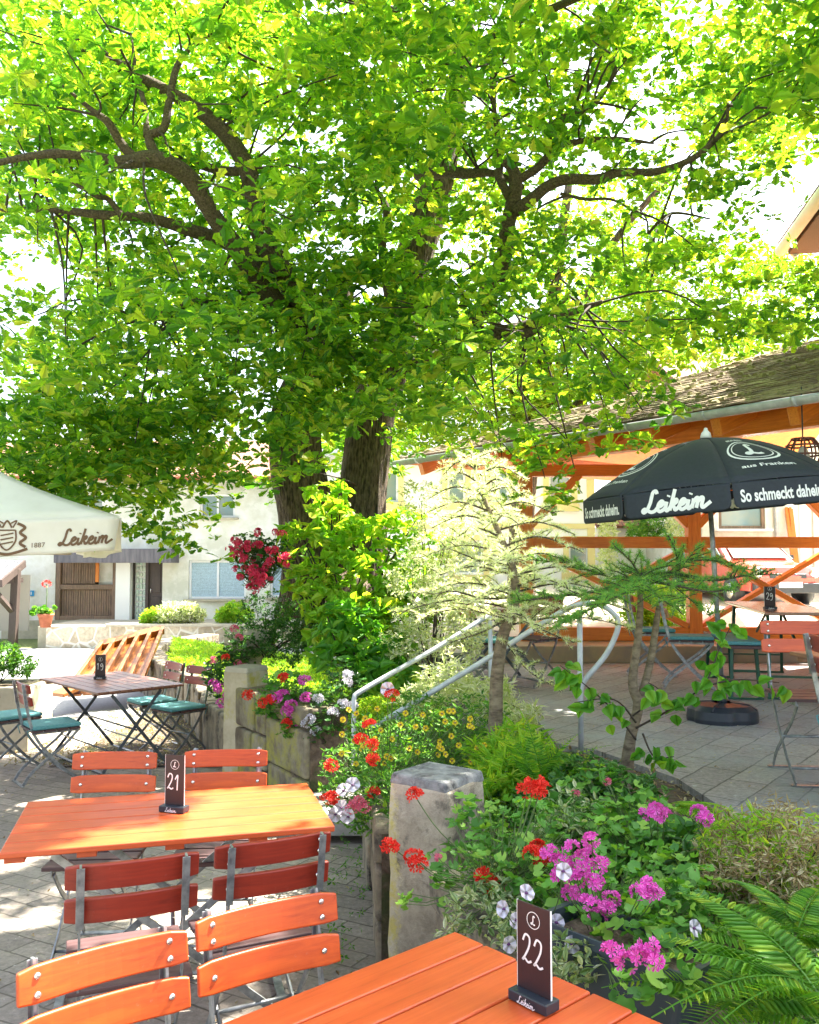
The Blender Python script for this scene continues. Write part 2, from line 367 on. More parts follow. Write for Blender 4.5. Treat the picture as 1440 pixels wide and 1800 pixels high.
bed1 = [(.12, 3.72), (.45, 2.85), (.97, 2.2), (1.62, 1.5), (1.62, 3.4), (1.5, 5.0), (1.2, 5.75), (.98, 5.95), (-.18, 5.9), (-.12, 4.1)]
struct(MB().prism(bed1, -.2, .53), 'planting_bed', M['soil'])
bed2 = [(-1.35, 7.85), (-.62, 6.62), (-.5, 6.75), (.98, 6.75), (.3, 8), (.15, 11.6), (-1.5, 13.2), (-4.4, 16.5), (-3.5, 12.9), (-2.35, 10.6), (-1.95, 9.2)]
b2 = MB().prism(bed2, -.5, .34); struct(b2, 'oak_bed', M['grassy'])
# ---- steps
st = thingw('garden_steps', 'stone garden steps rising between two rails to the upper terrace', 'steps', (-.3, 6.3, 0))
for k in range(4): MB().box((-.3 + .34 * k + .3, 6.3, .02 + .07 * (k + 1) - .04), (1.5 - .34 * k * .8, .84, .14 * (k + 1))).build('step', M['step'], st, bevel=.01)
# ---- retaining walls of irregular stones
def stone_wall(name, pts, z0, z1, th, mat, label, seed, L=.42, H=.24, cap=None):
    r = random.Random(seed); P0 = Vector((*pts[len(pts) // 2], 0)); t = thingw(name, label, 'stone wall', (P0.x, P0.y, z0))
    mb = MB(); core = MB()
    for i in range(len(pts) - 1):
        a = Vector((*pts[i], 0)); b = Vector((*pts[i + 1], 0)); d = (b - a); ln = d.length; d.normalize(); n = Vector((d.y, -d.x, 0)); zz0 = z0 + gz((a.y + b.y) / 2)
        core.box(((a + b) / 2) + Vector((0, 0, (zz0 + z1) / 2 - .02)), (ln, th * .8, z1 - zz0 - .04), Matrix((d, -n, Vector((0, 0, 1)))).transposed())
        z = zz0
        while z < z1 - .02:
            h = min(H * r.uniform(.7, 1.3), z1 - z); h = z1 - z if z1 - z - h < .1 else h; s = 0
            while s < ln:
                l = min(L * r.uniform(.6, 1.5), ln - s); l = ln - s if ln - s - l < .12 else l
                c = a + d * (s + l / 2) + Vector((0, 0, z + h / 2)) + n * r.uniform(-.025, .02)
                mb.box(c, (l - .018, th * r.uniform(.96, 1.05), h - .016), Matrix((d, -n, Vector((0, 0, 1)))).transposed() @ Matrix.Rotation(r.uniform(-.02, .02), 3, 'X')); s += l
            z += h
    core.build('core', M['soil'], t); mb.build('stones', mat, t, bevel=.022, seg=3)
    return t
stone_wall('retaining_wall', [(-1.36, 7.72), (-1.0, 7.15), (-.6, 6.5)], -.1, .72, .34, M['moss'], 'mossy brown retaining wall between the far stone post and the steps', 3, .6, .38)
stone_wall('retaining_wall', [(-.045, 4.02), (-.12, 5.0), (-.2, 5.85)], -.05, .6, .2, M['stone'], 'short dark wall end-on behind the near stone post, under hanging flowers', 4, .6, .3)
stone_wall('retaining_wall', [(.22, 3.6), (.45, 2.8), (.95, 2.2), (1.7, 1.4)], -.05, .575, .3, M['stone'], 'low rubble wall behind the near red table, carrying the window box', 5, .45, .22)
stone_wall('retaining_wall', [(-1.5, 8.2), (-1.95, 9.2), (-2.4, 10.6), (-2.9, 11.8), (-3.6, 13.0), (-4.3, 14.6), (-4.5, 16.2), (-3.9, 17.6)], -.05, .36, .34, M['stone'], 'low curved garden wall of upright grey blocks below the oak', 6, .36, .5)
def pillar(loc, r, s, h, label, seed, mats):
    t = thing('stone_post', label, 'stone post', loc, r); rr = random.Random(seed)
    def sh(u, v, z): return
    mb = MB(); n = 9; rings = []
    for k in range(n + 1):
        z = h * k / n; ring = []
        for cx, cy_ in ((-1, -1), (0, -1.03), (1, -1), (1.03, 0), (1, 1), (0, 1.03), (-1, 1), (-1.03, 0)):
            q = .975 if k == n else 1
            ring.append((cx * s[0] / 2 * q * (1 + rr.uniform(-.035, .035)), cy_ * s[1] / 2 * q * (1 + rr.uniform(-.035, .035)), z + (rr.uniform(-.012, .012) if 0 < k else 0)))
        rings.append(ring)
    vs = [p for ring in rings for p in ring]
    mb.add(vs, [(i * 8 + k, i * 8 + (k + 1) % 8, (i + 1) * 8 + (k + 1) % 8, (i + 1) * 8 + k) for i in range(n) for k in range(8)] + [tuple(n * 8 + k for k in range(8))], False)
    mb.build('shaft', mats[0], t, bevel=.012)
    c = MB(); c.box((0, 0, h + .012), (s[0] * 1.0, s[1] * 1.0, .05), taper=.94); c.build('cap', mats[1], t, bevel=.014, seg=3)
    return t
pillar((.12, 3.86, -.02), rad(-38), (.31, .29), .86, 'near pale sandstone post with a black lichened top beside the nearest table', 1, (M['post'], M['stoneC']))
pillar((-1.42, 7.72, gz(7.8)), rad(-30), (.26, .3), .96, 'far cream stone post with a bare flat top, geraniums on both sides', 2, (M['stoneL'], M['concrete']))
# ============================================================ far buildings
M['plaster'] = mk('rough_white_plaster', (.82, .81, .76), (.68, .66, .56), 2.5, .95, bmp=.6, bdist=.03, detail=9, c3=(.6, .6, .5), s2=.8)
M['plasterw'] = mk('smooth_white_plaster', (.82, .82, .8), (.78, .78, .75), 1.2, .9, bmp=.15)
M['plastery'] = mk('yellow_trim', (.72, .62, .28), (.68, .57, .24), 3, .85)
M['glass'] = mk('window_glass', (.18, .28, .3), (.26, .3, .26), 2.2, .08)
M['blind'] = bricks('window_blind', (.42, .55, .62), (.4, .52, .58), (.28, .38, .44), 30, .045, .006, (rad(90), 0, 0), bmp=.2)
M['greywood'] = wood('weathered_boards', (.36, .23, .15), (.17, .12, .085), .8, axis='z', bmp=.3)
M['darkwood'] = wood('dark_stained_wood', (.085, .06, .05), (.05, .035, .03), .6, axis='z')
M['fascia'] = mk('dark_metal_fascia', (.07, .065, .08), (.14, .13, .14), 3, .6, stretch=(4, 1, .4))
M['rtile'] = bricks('red_roof_tiles', (.3, .13, .08), (.22, .09, .055), (.08, .045, .03), .24, .3, .02, (0, 0, 0), bmp=.8)
M['gtile'] = bricks('grey_roof_tiles', (.17, .18, .2), (.11, .12, .14), (.03, .03, .035), .26, .3, .025, (0, 0, 0), bmp=.9)
M['crazy'] = None
def voronoi_stone(name, c1, c2, mortar, scale):
    m, t, b = base_mat(name); tc = nd(t, 'TexCoord'); v = nd(t, 'TexVoronoi', feature='DISTANCE_TO_EDGE'); v.inputs['Scale'].default_value = scale
    v2 = nd(t, 'TexVoronoi'); v2.inputs['Scale'].default_value = scale
    for q in (v, v2): t.links.new(tc.outputs['Object'], q.inputs['Vector'])
    c = ramp(t, v2.outputs['Color'], [(.2, c1), (.8, c2)]).outputs[0]; n = noise(t, 12, 6)
    c = mix(t, c, ramp(t, n.outputs[0], [(.3, (.7, .7, .7)), (.7, (1.2, 1.2, 1.2))]).outputs[0], 1, 'MULTIPLY')
    f = ramp(t, v.outputs['Distance'], [(.03, (1, 1, 1)), (.06, (0, 0, 0))]); t.links.new(mix(t, c, mortar, f.outputs[0]), b.inputs['Base Color']); b.inputs['Roughness'].default_value = .9
    bump(t, b, v.outputs['Distance'], .6, .05); return m
M['crazy'] = voronoi_stone('crazy_stone_cladding', (.62, .54, .4), (.44, .36, .25), (.72, .68, .58), 2.6)
def holed_wall(mb, x0, x1, z0, z1, y, holes, depth=.18):
    xs = sorted({x0, x1, *[h[0] for h in holes], *[h[1] for h in holes]}); zs = sorted({z0, z1, *[h[2] for h in holes], *[h[3] for h in holes]})
    for i in range(len(xs) - 1):
        for j in range(len(zs) - 1):
            cx, cz = (xs[i] + xs[i + 1]) / 2, (zs[j] + zs[j + 1]) / 2
            if any(h[0] < cx < h[1] and h[2] < cz < h[3] for h in holes): continue
            mb.add([(xs[i], y, zs[j]), (xs[i + 1], y, zs[j]), (xs[i + 1], y, zs[j + 1]), (xs[i], y, zs[j + 1])], [(0, 1, 2, 3)])
    for a, b, c, d in holes:
        mb.add([(a, y, c), (b, y, c), (b, y, d), (a, y, d), (a, y + depth, c), (b, y + depth, c), (b, y + depth, d), (a, y + depth, d)], [(0, 4, 5, 1), (1, 5, 6, 2), (2, 6, 7, 3), (3, 7, 4, 0)])
    return mb
def window(t, a, b, c, d, y, frame, glass, mull=1, fw=.06, sill=None, trans=0):
    f = MB(); z = (c + d) / 2; x = (a + b) / 2
    for cx in (a + fw / 2, b - fw / 2): f.box((cx, y, z), (fw, .07, d - c))
    for cz in (c + fw / 2, d - fw / 2): f.box((x, y + .003, cz), (b - a - 2 * fw, .064, fw))
    for k in range(mull): f.box((a + (b - a) * (k + 1) / (mull + 1), y + .005, z), (fw, .06, d - c - 2 * fw))
    if trans: f.box((x, y + .007, c + (d - c) * trans), (b - a - 2 * fw, .056, fw))
    o = f.build('window', frame, t, bevel=.008)
    MB().box((x, y + .02, z), (b - a - fw, .012, d - c - fw)).build('pane', glass, o)
    if sill: MB().box((x, y - .12, c - .03), (b - a + .24, .3, .06)).build('sill', sill, o, bevel=.01)
    return o
# ---- left building
Y = 27.; hb = thingw('village_house', 'long white rough-plastered house with a plank sliding gate and red tiled roof, beyond the road', 'house', (-6, Y, -.1))
zg = Zp(1098, Y); ze = Zp(838, Y)
H1 = (X(98, Y), X(206, Y), Zp(1092, Y), Zp(984, Y)); H2 = (X(232, Y), X(286, Y), Zp(1100, Y), Zp(984, Y)); H3 = (X(332, Y), X(433, Y), Zp(1053, Y), Zp(985, Y)); H4 = (X(350, Y), X(412, Y), Zp(910, Y), Zp(868, Y)); H5 = (X(475, Y), X(530, Y), Zp(1050, Y), Zp(985, Y)); H6 = (X(120, Y), X(180, Y), Zp(910, Y), Zp(868, Y))
wl = holed_wall(MB(), X(-160, Y), X(560, Y), -.8, ze, Y, [H1, H2, H3, H4, H5, H6], .3)
wl.add([(X(-160, Y), Y, -.8), (X(-160, Y), Y + 9, -.8), (X(-160, Y), Y + 9, ze), (X(-160, Y), Y, ze)], [(0, 1, 2, 3)]).add([(X(560, Y), Y, -.8), (X(560, Y), Y + 9, -.8), (X(560, Y), Y + 9, ze), (X(560, Y), Y, ze)], [(3, 2, 1, 0)])
wl.build('wall', M['plaster'], hb)
x0, x1 = X(-170, Y), X(570, Y); pr = MB()
pr.add([(x0, Y - .6, ze - .1), (x1, Y - .6, ze - .1), (x1, Y + 4.6, ze + 1.7), (x0, Y + 4.6, ze + 1.7), (x1, Y + 9.6, ze - .1), (x0, Y + 9.6, ze - .1)], [(0, 1, 2, 3), (3, 2, 4, 5)]); pr.build('roof', M['rtile'], hb, solid=.12)
MB().tube([(x0, Y - .68, ze - .1), (x1, Y - .68, ze - .1)], .08).build('gutter', M['terra'], hb)
gt = MB(); a, b, c, d = H1
rr = random.Random(5); n = 22; zm = c + (d - c) * .555
for lo, hi in ((c + .16, zm - .06), (zm + .1, d - .02)):
    for k in range(n):
        if lo > zm and k >= 14: continue
        gt.box((a + .16 + (b - a - .3) * (k + .5) / n, Y + .14 + rr.uniform(-.008, .008), (lo + hi) / 2), ((b - a - .3) / n - .012, .04, hi - lo))
gt.build('sliding_gate', M['greywood'], hb)
gf = MB(); gf.box((a + .07, Y + .1, (c + d) / 2), (.14, .16, d - c)).box((b - .07, Y + .1, (c + d) / 2), (.14, .16, d - c)).box(((a + b) / 2, Y + .1, zm), (b - a - .28, .14, .15)).box(((a + b) / 2, Y + .1, c + .08), (b - a - .28, .14, .16))
gf.build('gate_frame', M['greywood'], hb, bevel=.01)
MB().box((a + (b - a) * .665, Y + .08, (zm + d) / 2 + .1), (.1, .06, d - zm - .1)).build('gate_stile', M['timberz'], hb)
MB().box((a + (b - a) * .83, Y + .32, (zm + d) / 2), ((b - a) * .36, .04, d - zm)).build('inner_wall', M['plaster'], hb)
MB().box((X(150, Y), Y + .9, zg + .9), (3, .04, 3)).build('back_panel', M['darkwood'], hb)
MB().box(((X(94, Y - .9) + X(301, Y - .9)) / 2, Y - .45, Zp(977, Y - .9)), (X(301, Y - .9) - X(94, Y - .9), .9, .42)).build('canopy_fascia', M['fascia'], hb, bevel=.01)
MB().box((X(217, Y - .25), Y - .14, (zg + Zp(988, Y)) / 2), (X(230, Y) - X(205, Y), .28, Zp(988, Y) - zg + .1)).build('door_pier', M['plasterw'], hb)
MB().box((X(218, Y), Y - .02, -.45), (X(430, Y) - X(8, Y), .06, .9)).build('plinth', M['concrete'], hb)
# glass block panel and door
a, b, c, d = H2; gl = MB(); gbk = MB(); xm = a + (b - a) * .5
for i in range(3):
    for j in range(11):
        wz = (d - c) / 11; wx = (xm - a - .14) / 3; gl.box((a + .1 + wx * (i + .5), Y + .1, c + wz * (j + .5)), (wx - .03, .06, wz * (1 if (i + j) % 3 else .72) - .03))
gl.build('glass_blocks', M['glassb'] if 'glassb' in M else M.setdefault('glassb', mk('glass_block', (.62, .68, .58), (.4, .55, .5), 1.5, .15)), hb, bevel=.01)
gbk.box(((a + xm) / 2, Y + .16, (c + d) / 2), (xm - a, .05, d - c)).build('block_grid', M['plasterw'], hb)
MB().box((a + .03, Y + .05, (c + d) / 2), (.09, .14, d - c)).box((xm, Y + .05, (c + d) / 2), (.09, .14, d - c)).build('door_frame', M['darkwood'], hb)
dr = MB().box(((xm + b) / 2 + .02, Y + .1, (c + d) / 2), (b - xm - .06, .05, d - c)); 
for q0, q1 in ((.5, .95), (.28, .44), (.04, .22)):
    dr.box(((xm + b) / 2 + .02, Y + .065, c + (d - c) * (q0 + q1) / 2), ((b - xm) * .6, .03, (d - c) * (q1 - q0)))
dro = dr.build('door', M['darkwood'], hb, bevel=.008); MB().tube([(xm + .12, Y + .0, c + 1), (xm + .12, Y + .0, c + 1.15)], .015).build('handle', M['bolt'], dro)
window(hb, *H3, Y + .1, M['white'], M['blind'], 1, .07, M['concrete'])
window(hb, *H4, Y + .1, M['white'], M['glass'], 1, .07, M['concrete']); window(hb, *H5, Y + .1, M['white'], M['blind'], 1, .07, M['concrete']); window(hb, *H6, Y + .1, M['white'], M['glass'], 1, .07, M['concrete'])
# blue house sign
M['blue'] = mk('blue_enamel', (.03, .3, .6), (.03, .28, .55), 5, .3)
sg = tag(MB().box((X(57, Y), Y - .02, Zp(1043, Y)), (.17, .02, .17)).build('house_sign', M['blue'], None, bevel=.004), 'small square blue enamel sign on the white house wall left of the gate', 'sign')
MB().box((X(57, Y), Y - .034, Zp(1043, Y)), (.03, .008, .1)).build('sign_mark', M['white'], sg)
# ---- stone-clad terrace wall in front of it
Yt = 23.6; tw = thingw('terrace_wall', 'long low wall clad in crazy stone in front of the white house', 'stone wall', (-7, Yt, -.55))
zt = Zp(1101, Yt); tw0 = MB(); tw0.box(((X(84, Yt) + X(500, Yt)) / 2, Yt + .2, (zt - .62) / 2 - .0), (X(500, Yt) - X(84, Yt), .4, zt + .62)); tw0.build('cladding', M['crazy'], tw)
MB().box(((X(190, Yt) + X(500, Yt)) / 2, Yt + .15, zt + .035), (X(500, Yt) - X(190, Yt), .56, .07)).build('coping', M['concrete'], tw, bevel=.01)
struct(MB().box(((X(60, Yt) + X(500, Yt)) / 2, Yt + 2, zt / 2 - .33), (X(500, Yt) - X(60, Yt), 3.3, zt + .6)), 'house_terrace', M['concrete'])
# ---- lean-to with dark posts at the far left, pale garage door under it
Yl = 24.5; lt = thingw('garage_porch', 'garage porch with dark brackets and a grey tiled lean-to roof at the left edge', 'porch', (X(20, Yl), Yl, -.5))
zr = Zp(990, Yl - 1.2); a = X(-90, Yl)
MB().add([(a, Yl - 1.3, Zp(1020, Yl - 1.3)), (X(2, Yl - 1.3), Yl - 1.3, Zp(1024, Yl - 1.3)), (X(43, Yl + .6), Yl + .6, Zp(987, Yl + .6)), (a, Yl + .6, Zp(985, Yl + .6))], [(0, 1, 2, 3)]).build('roof', M['gtile'], lt, solid=.07)
MB().beam((X(3, Yl - 1.3), Yl - 1.32, Zp(1024, Yl - 1.3) - .03), (X(44, Yl + .6), Yl + .58, Zp(989, Yl + .6) - .03), .07, .2).build('barge_board', M['darkwood'], lt)
MB().beam((X(26, Yl), Yl, -.5), (X(29, Yl), Yl, Zp(1000, Yl)), .2, .2, (0, 1, 0)).build('post', M['darkwood'], lt, bevel=.01)
MB().beam((X(25, Yl), Yl - .03, Zp(1075, Yl)), (X(8, Yl), Yl - .9, Zp(1026, Yl)), .13, .13, (0, 1, .2)).build('brace', M['darkwood'], lt)
MB().beam((X(2, Yl), Yl - .9, Zp(1024, Yl)), (X(34, Yl), Yl + .2, Zp(1020, Yl)), .1, .13).build('tie_beam', M['darkwood'], lt)
MB().box((X(-20, Yl), Yl + .9, Zp(1062, Yl)), (1.55, .06, 1.6)).build('garage_door', M['garage'] if 'garage' in M else M.setdefault('garage', mk('beige_door', (.42, .38, .33), (.4, .36, .31), 2, .6)), lt)
# ---- yellow trimmed house
Y = 24.; yh = thingw('yellow_trimmed_house', 'two storey white house with yellow window surrounds and grey tiled roof behind the oak', 'house', (1.5, Y, .4))
wins = [(X(787, Y), X(819, Y), Zp(883, Y), Zp(829, Y)), (X(862, Y), X(896, Y), Zp(883, Y), Zp(829, Y)), (X(966, Y), X(1006, Y), Zp(886, Y), Zp(830, Y)), (X(672, Y), X(700, Y), Zp(883, Y), Zp(829, Y)), (X(800, Y), X(850, Y), Zp(1010, Y), Zp(950, Y)), (X(1000, Y), X(1036, Y), Zp(1006, Y), Zp(952, Y))]
zE = Zp(797, Y); xa, xb = X(566, Y), X(1046, Y)
ww = holed_wall(MB(), xa, xb, .3, zE, Y, wins, .2)
ww.add([(xa, Y, .3), (xa, Y + 9, .3), (xa, Y + 9, zE), (xa, Y, zE)], [(0, 1, 2, 3)]).add([(xb, Y, .3), (xb, Y + 9, .3), (xb, Y + 9, zE), (xb, Y + 4.5, zE + 2.6), (xb, Y, zE)], [(4, 3, 2, 1, 0)])
ww.build('wall', M['plasterw'], yh)
for h in wins:
    a, b, c, d = h; o = window(yh, a, b, c, d, Y + .08, M['white'], M['glass'], 0, .06)
    tr = MB(); tw_ = .15
    tr.box(((a + b) / 2, Y - .02, d + tw_ / 2), (b - a + 2 * tw_, .04, tw_)).box(((a + b) / 2, Y - .05, c - .1), (b - a + 2 * tw_ + .1, .1, .2)).box((a - tw_ / 2, Y - .02, (c + d) / 2), (tw_, .04, d - c)).box((b + tw_ / 2, Y - .02, (c + d) / 2), (tw_, .04, d - c))
    tr.build('surround', M['plastery'], o)
MB().box(((xa + xb) / 2, Y - .03, Zp(925, Y)), (xb - xa, .06, .14)).box((xb - .1, Y - .02, (Zp(1100, Y) + zE) / 2), (.2, .05, zE - Zp(1100, Y))).build('string_course', M['plastery'], yh)
MB().add([(xa - .5, Y - .5, zE - .05), (xb + .4, Y - .5, zE - .05), (xb + .4, Y + 4.5, zE + 2.6), (xa - .5, Y + 4.5, zE + 2.6), (xb + .4, Y + 9.5, zE - .05), (xa - .5, Y + 9.5, zE - .05)], [(0, 1, 2, 3), (3, 2, 4, 5)]).build('roof', M['gtile'], yh, solid=.14)
MB().tube([(xa - .5, Y - .58, zE - .08), (xb + .4, Y - .58, zE - .08)], .08).build('gutter', M['galv'], yh)
# ---- right hand stone house behind the pavilion
Y = 21.; sh = thingw('stone_house', 'white house with a broad brown window and grey downpipe seen through the pavilion', 'house', (9, Y, .9))
wn = (X(1265, Y), X(1347, Y), Zp(930, Y), Zp(880, Y)); dn = (X(1388, Y), X(1432, Y), Zp(1010, Y), Zp(868, Y))
xa, xb = X(1236, Y), X(1640, Y); zE = Zp(700, Y)
w2 = holed_wall(MB(), xa, xb, .4, zE, Y, [wn, dn], .2).add([(xa, Y, .4), (xa, Y + 8, .4), (xa, Y + 8, zE), (xa, Y, zE)], [(0, 1, 2, 3)]); w2.build('wall', M['plaster'], sh)
window(sh, *wn, Y + .06, M['greywood'], M['glass'], 0, .08, M['white'])
MB().box(((dn[0] + dn[1]) / 2, Y + .1, (dn[2] + dn[3]) / 2), (dn[1] - dn[0], .05, dn[3] - dn[2])).box(((dn[0] + dn[1]) / 2, Y + .06, (dn[2] + dn[3]) / 2), (.03, .05, dn[3] - dn[2])).build('door', M['white'], sh)
MB().tube([(X(1364, Y), Y - .1, .6), (X(1364, Y), Y - .1, zE - .1)], .05).build('downpipe', M['galv'], sh)
MB().add([(xa - .4, Y - .6, zE - .1), (xb + .4, Y - .6, zE - .1), (xb + .4, Y + 4, zE + 2.2), (xa - .4, Y + 4, zE + 2.2), (xb + .4, Y + 8.6, zE - .1), (xa - .4, Y + 8.6, zE - .1)], [(0, 1, 2, 3), (3, 2, 4, 5)]).build('roof', M['rtile'], sh, solid=.14)
for k in range(5):
    tag(MB().beam((X(1370 + 3.5 * k, Y), Y - .9 + .05 * k, yard_z(0, Y) - .02), (X(1382 + 1.5 * k, Y), Y - .08 - .02 * k, Zp(893 + 3 * (k % 3), Y)), .06, .09).build('plank', M['timbery'], None), 'rough plank leaning with its fellows on the house wall beyond the pavilion', 'plank', 'planks leaning beside the downpipe')
lowh = thingw('low_outbuilding', 'small brown roofed outbuilding between the two far houses', 'outbuilding', (X(1150, 26), 26, 1))
MB().box((X(1130, 26), 27.5, 1.6), (2.6, 3, 2.4)).build('wall', M['plasterw'], lowh)
MB().add([(X(1045, 26), 25.6, 2.8), (X(1215, 26), 25.6, 2.8), (X(1215, 26), 27.6, 3.7), (X(1045, 26), 27.6, 3.7)], [(0, 1, 2, 3)]).build('roof', M['rtile'], lowh, solid=.1)
# ---- the eave of the tall house at the upper right
zz = 5.95; P = gnd(1372, 441, zz); Q = gnd(1442, 345, zz); e = (Q - P).normalized(); th = thingw('tall_house', 'tall house whose gutter and dark wooden eave show at the upper right edge', 'house', (P.x + 3, P.y - 2, TZ))
E0 = P; E1 = P + e * 7; n = Vector((e.y, -e.x, 0)); n = n if n.x > 0 else -n
MB().tube([E0, E1], .075, 12).build('gutter', M['canvas'], th)
MB().add([E0 + Vector((0, 0, .06)), E1 + Vector((0, 0, .06)), E1 + n * 4.2 + Vector((0, 0, 3.3)), E0 + n * 4.2 + Vector((0, 0, 3.3))], [(3, 2, 1, 0)]).build('roof', M['rtile'], th, solid=.12)
MB().add([E0 + n * .1 + Vector((0, 0, -.03)), E1 + n * .1 + Vector((0, 0, -.03)), E1 + n * .75 + Vector((0, 0, -.03)), E0 + n * .75 + Vector((0, 0, -.03))], [(3, 2, 1, 0)]).build('soffit', M['darkwood'], th, solid=.05)
MB().add([E0 + n * .12 + Vector((0, 0, -.0)), E1 + n * .12, E1 + n * 4.2 + Vector((0, 0, 3.13)), E0 + n * 4.2 + Vector((0, 0, 3.13))], [(3, 2, 1, 0)]).build('roof_boards', M['darkwood'], th, solid=.03)
MB().beam(E0 + n * .1 - e * .02, E0 + n * 4.2 + Vector((0, 0, 3.2)), .06, .26, (0, 0, 1)).build('barge_board', M['canvas'], th)
wq = [E0 + n * .75 + e * .5, E1 + n * .75, E1 + n * 7.5, E0 + n * 7.5 + e * .5]; MB().prism([(p.x, p.y) for p in wq], TZ, zz - .05).build('wall', M['plasterw'], th)
# ============================================================ pavilion
C0 = Vector((-.14, 12.3, 3.17)); e = Vector((.59, -.81, 0)).normalized(); n = Vector((.81, .59, 0)).normalized(); sl = .375
pv = thingw('pavilion', 'open timber pavilion with orange stained posts and mossy shingle hip roof on the terrace', 'pavilion', (3.7, 10, TZ))
def bm(name, a, b, w_, h_, up=(0, 0, 1), mat=None, bev=.008):
    a = Vector(a); b = Vector(b); y = (b - a).normalized(); x = y.cross(Vector(up)).normalized(); z = x.cross(y)
    o = MB().box((0, 0, 0), (w_, (b - a).length, h_)).build(name, mat or M['timbery'], pv, bevel=bev)
    o.matrix_basis = Matrix.Translation((a + b) / 2) @ Matrix((x, y, z)).transposed().to_4x4(); return o
YW = 11.35; px = [1.5, 3.66, 5.55, 7.6]
for q in px:
    q_ = q; bm('post', (q_, YW, TZ + .2), (q_, YW, 3.1), .165, .165, (0, 1, 0))
zr, zb, zu = 2.03, .86, 2.96
for i in range(3):
    a, b = px[i] + .0825, px[i + 1] - .0825
    bm('rail', (a, YW, zr), (b, YW, zr), .12, .145); bm('sill_beam', (a, YW, zb), (b, YW, zb), .14, .17)
    bm('brace', (a + .02, YW - .01, zr - .09), (b - .02, YW - .01, zb + .1), .07, .15, (0, 1, 0)); bm('brace', (b - .02, YW + .055, zr - .09), (a + .02, YW + .055, zb + .1), .055, .15, (0, 1, 0))
    bm('knee_brace', (a - .02, YW, 2.25), (a + .62, YW, zu - .05), .1, .12, (0, 1, 0)); bm('knee_brace', (b + .02, YW, 2.25), (b - .62, YW, zu - .05), .1, .12, (0, 1, 0))
bm('tie_beam', (1.28, YW, zu), (7.8, YW, zu), .15, .15)
A0 = Vector((1.42, 11.58, 0)); bd = Vector((2.37, -3.3, 0)).normalized()
bm('plate_beam', A0 + Vector((0, 0, 3.2)), A0 + bd * 9.2 + Vector((0, 0, 3.2)), .17, .3)
bm('plate_beam', A0 + Vector((.16, 0, 3.1)) + n * 0, A0 + n * 5.5 + Vector((.16, 0, 3.1)), .15, .16)
q = A0 + bd * 8.9; bm('post', q + Vector((0, 0, TZ)), q + Vector((0, 0, 3.05)), .165, .165, (0, 1, 0))
for k in range(13):
    s = .35 + .78 * k; base = C0 + e * s + n * .12 + Vector((0, 0, -.11)); L = min(4.2, s * 1.0 + .6) if s < 4 else 4.2
    bm('rafter', base, base + n * L + Vector((0, 0, L * sl)), .1, .17)
cs = 1 / math.sqrt(1 + sl * sl); up = (n + Vector((0, 0, sl))) * cs; nn = e.cross(up).normalized(); nn = nn if nn.z > 0 else -nn
rr = random.Random(11); mb = MB(); R3 = Matrix((e, up, nn)).transposed()
row = .125; nr = 40
for j in range(nr):
    v = j * row; u = v * cs - .02 + rr.uniform(0, .1)
    while u < 11.8:
        wd = rr.uniform(.12, .2)
        mb.box(C0 + e * (u + wd / 2) + up * (v + .09) + nn * (.05 + rr.uniform(0, .008)), (wd - .006, .2, .016), R3 @ Matrix.Rotation(-.09 + rr.uniform(-.02, .02), 3, 'X') @ Matrix.Rotation(rr.uniform(-.02, .02), 3, 'Z')); u += wd
M['shingle'] = mk('mossy_shingles', (.24, .165, .115), (.12, .09, .065), 9, .95, bmp=.9, bdist=.02, c3=(.34, .29, .17), s2=2.6, detail=9)
mb.build('shingles', M['shingle'], pv)
# rough clumps of moss on the shingles
mo = MB()
for k in range(420):
    v = rr.uniform(0, nr * row) ; u = v * cs + rr.uniform(0, 8); s = rr.uniform(.015, .045)
    mo.box(C0 + e * u + up * v + nn * (.075), (s * 2, s * 1.6, s), R3 @ Matrix.Rotation(rr.uniform(0, 3), 3, 'Z') @ Matrix.Rotation(rr.uniform(-.4, .4), 3, 'X'), taper=.6)
tag(mo.build('moss', mk('dry_moss', (.3, .27, .14), (.17, .14, .07), 20, 1, bmp=1), pv), kind='stuff')
P1 = C0; P2 = C0 + e * 11.8; P3 = C0 + e * 11.8 + up * (nr * row); P4 = C0 + (e + n) * (nr * row * cs) + Vector((0, 0, nr * row * cs * sl)); P5 = C0 + n * (2 * nr * row * cs)
MB().add([P1, P2, P3, P4, P5], [(0, 1, 2, 3), (0, 3, 4)]).build('roof_deck', M['timber'], pv, solid=.03)
gu = MB(); prof = [(math.cos(a) * .07, math.sin(a) * .07) for a in np.linspace(math.pi, 2 * math.pi, 9)]
g0 = C0 - e * .15 - n * .06 + Vector((0, 0, .015)); g1 = C0 + e * 11.8 - n * .06 + Vector((0, 0, .015))
vs = [g + (n * c) + Vector((0, 0, s_)) for g in (g0, g1) for c, s_ in prof]
gu.add(vs, [(i, i + 1, 9 + i + 1, 9 + i) for i in range(8)] + [tuple(range(9)), tuple(range(9, 18))[::-1]], True)
go = gu.build('gutter', M['galv'], pv, solid=.004)
jo = MB()
for k in range(12):
    c = g0 + e * (.9 * k + .7); jo.add([c + e * d + n * (cc * 1.09) + Vector((0, 0, ss * 1.09)) for d in (-.02, .02) for cc, ss in prof], [(i, i + 1, 10 + i, 9 + i) for i in range(8)], True)
jo.build('joint_ring', M['galv'], go, solid=.004)
lg = tag(MB().box((4.9, 11.2, TZ + .1), (8.4, 1.15, .2)).build('ledge', mk('sandstone_ledge', (.5, .36, .2), (.3, .25, .2), 2.2, .9, bmp=.4, detail=8), None, bevel=.012), 'low sandstone plinth under the pavilion rail, ochre and grey', 'plinth')
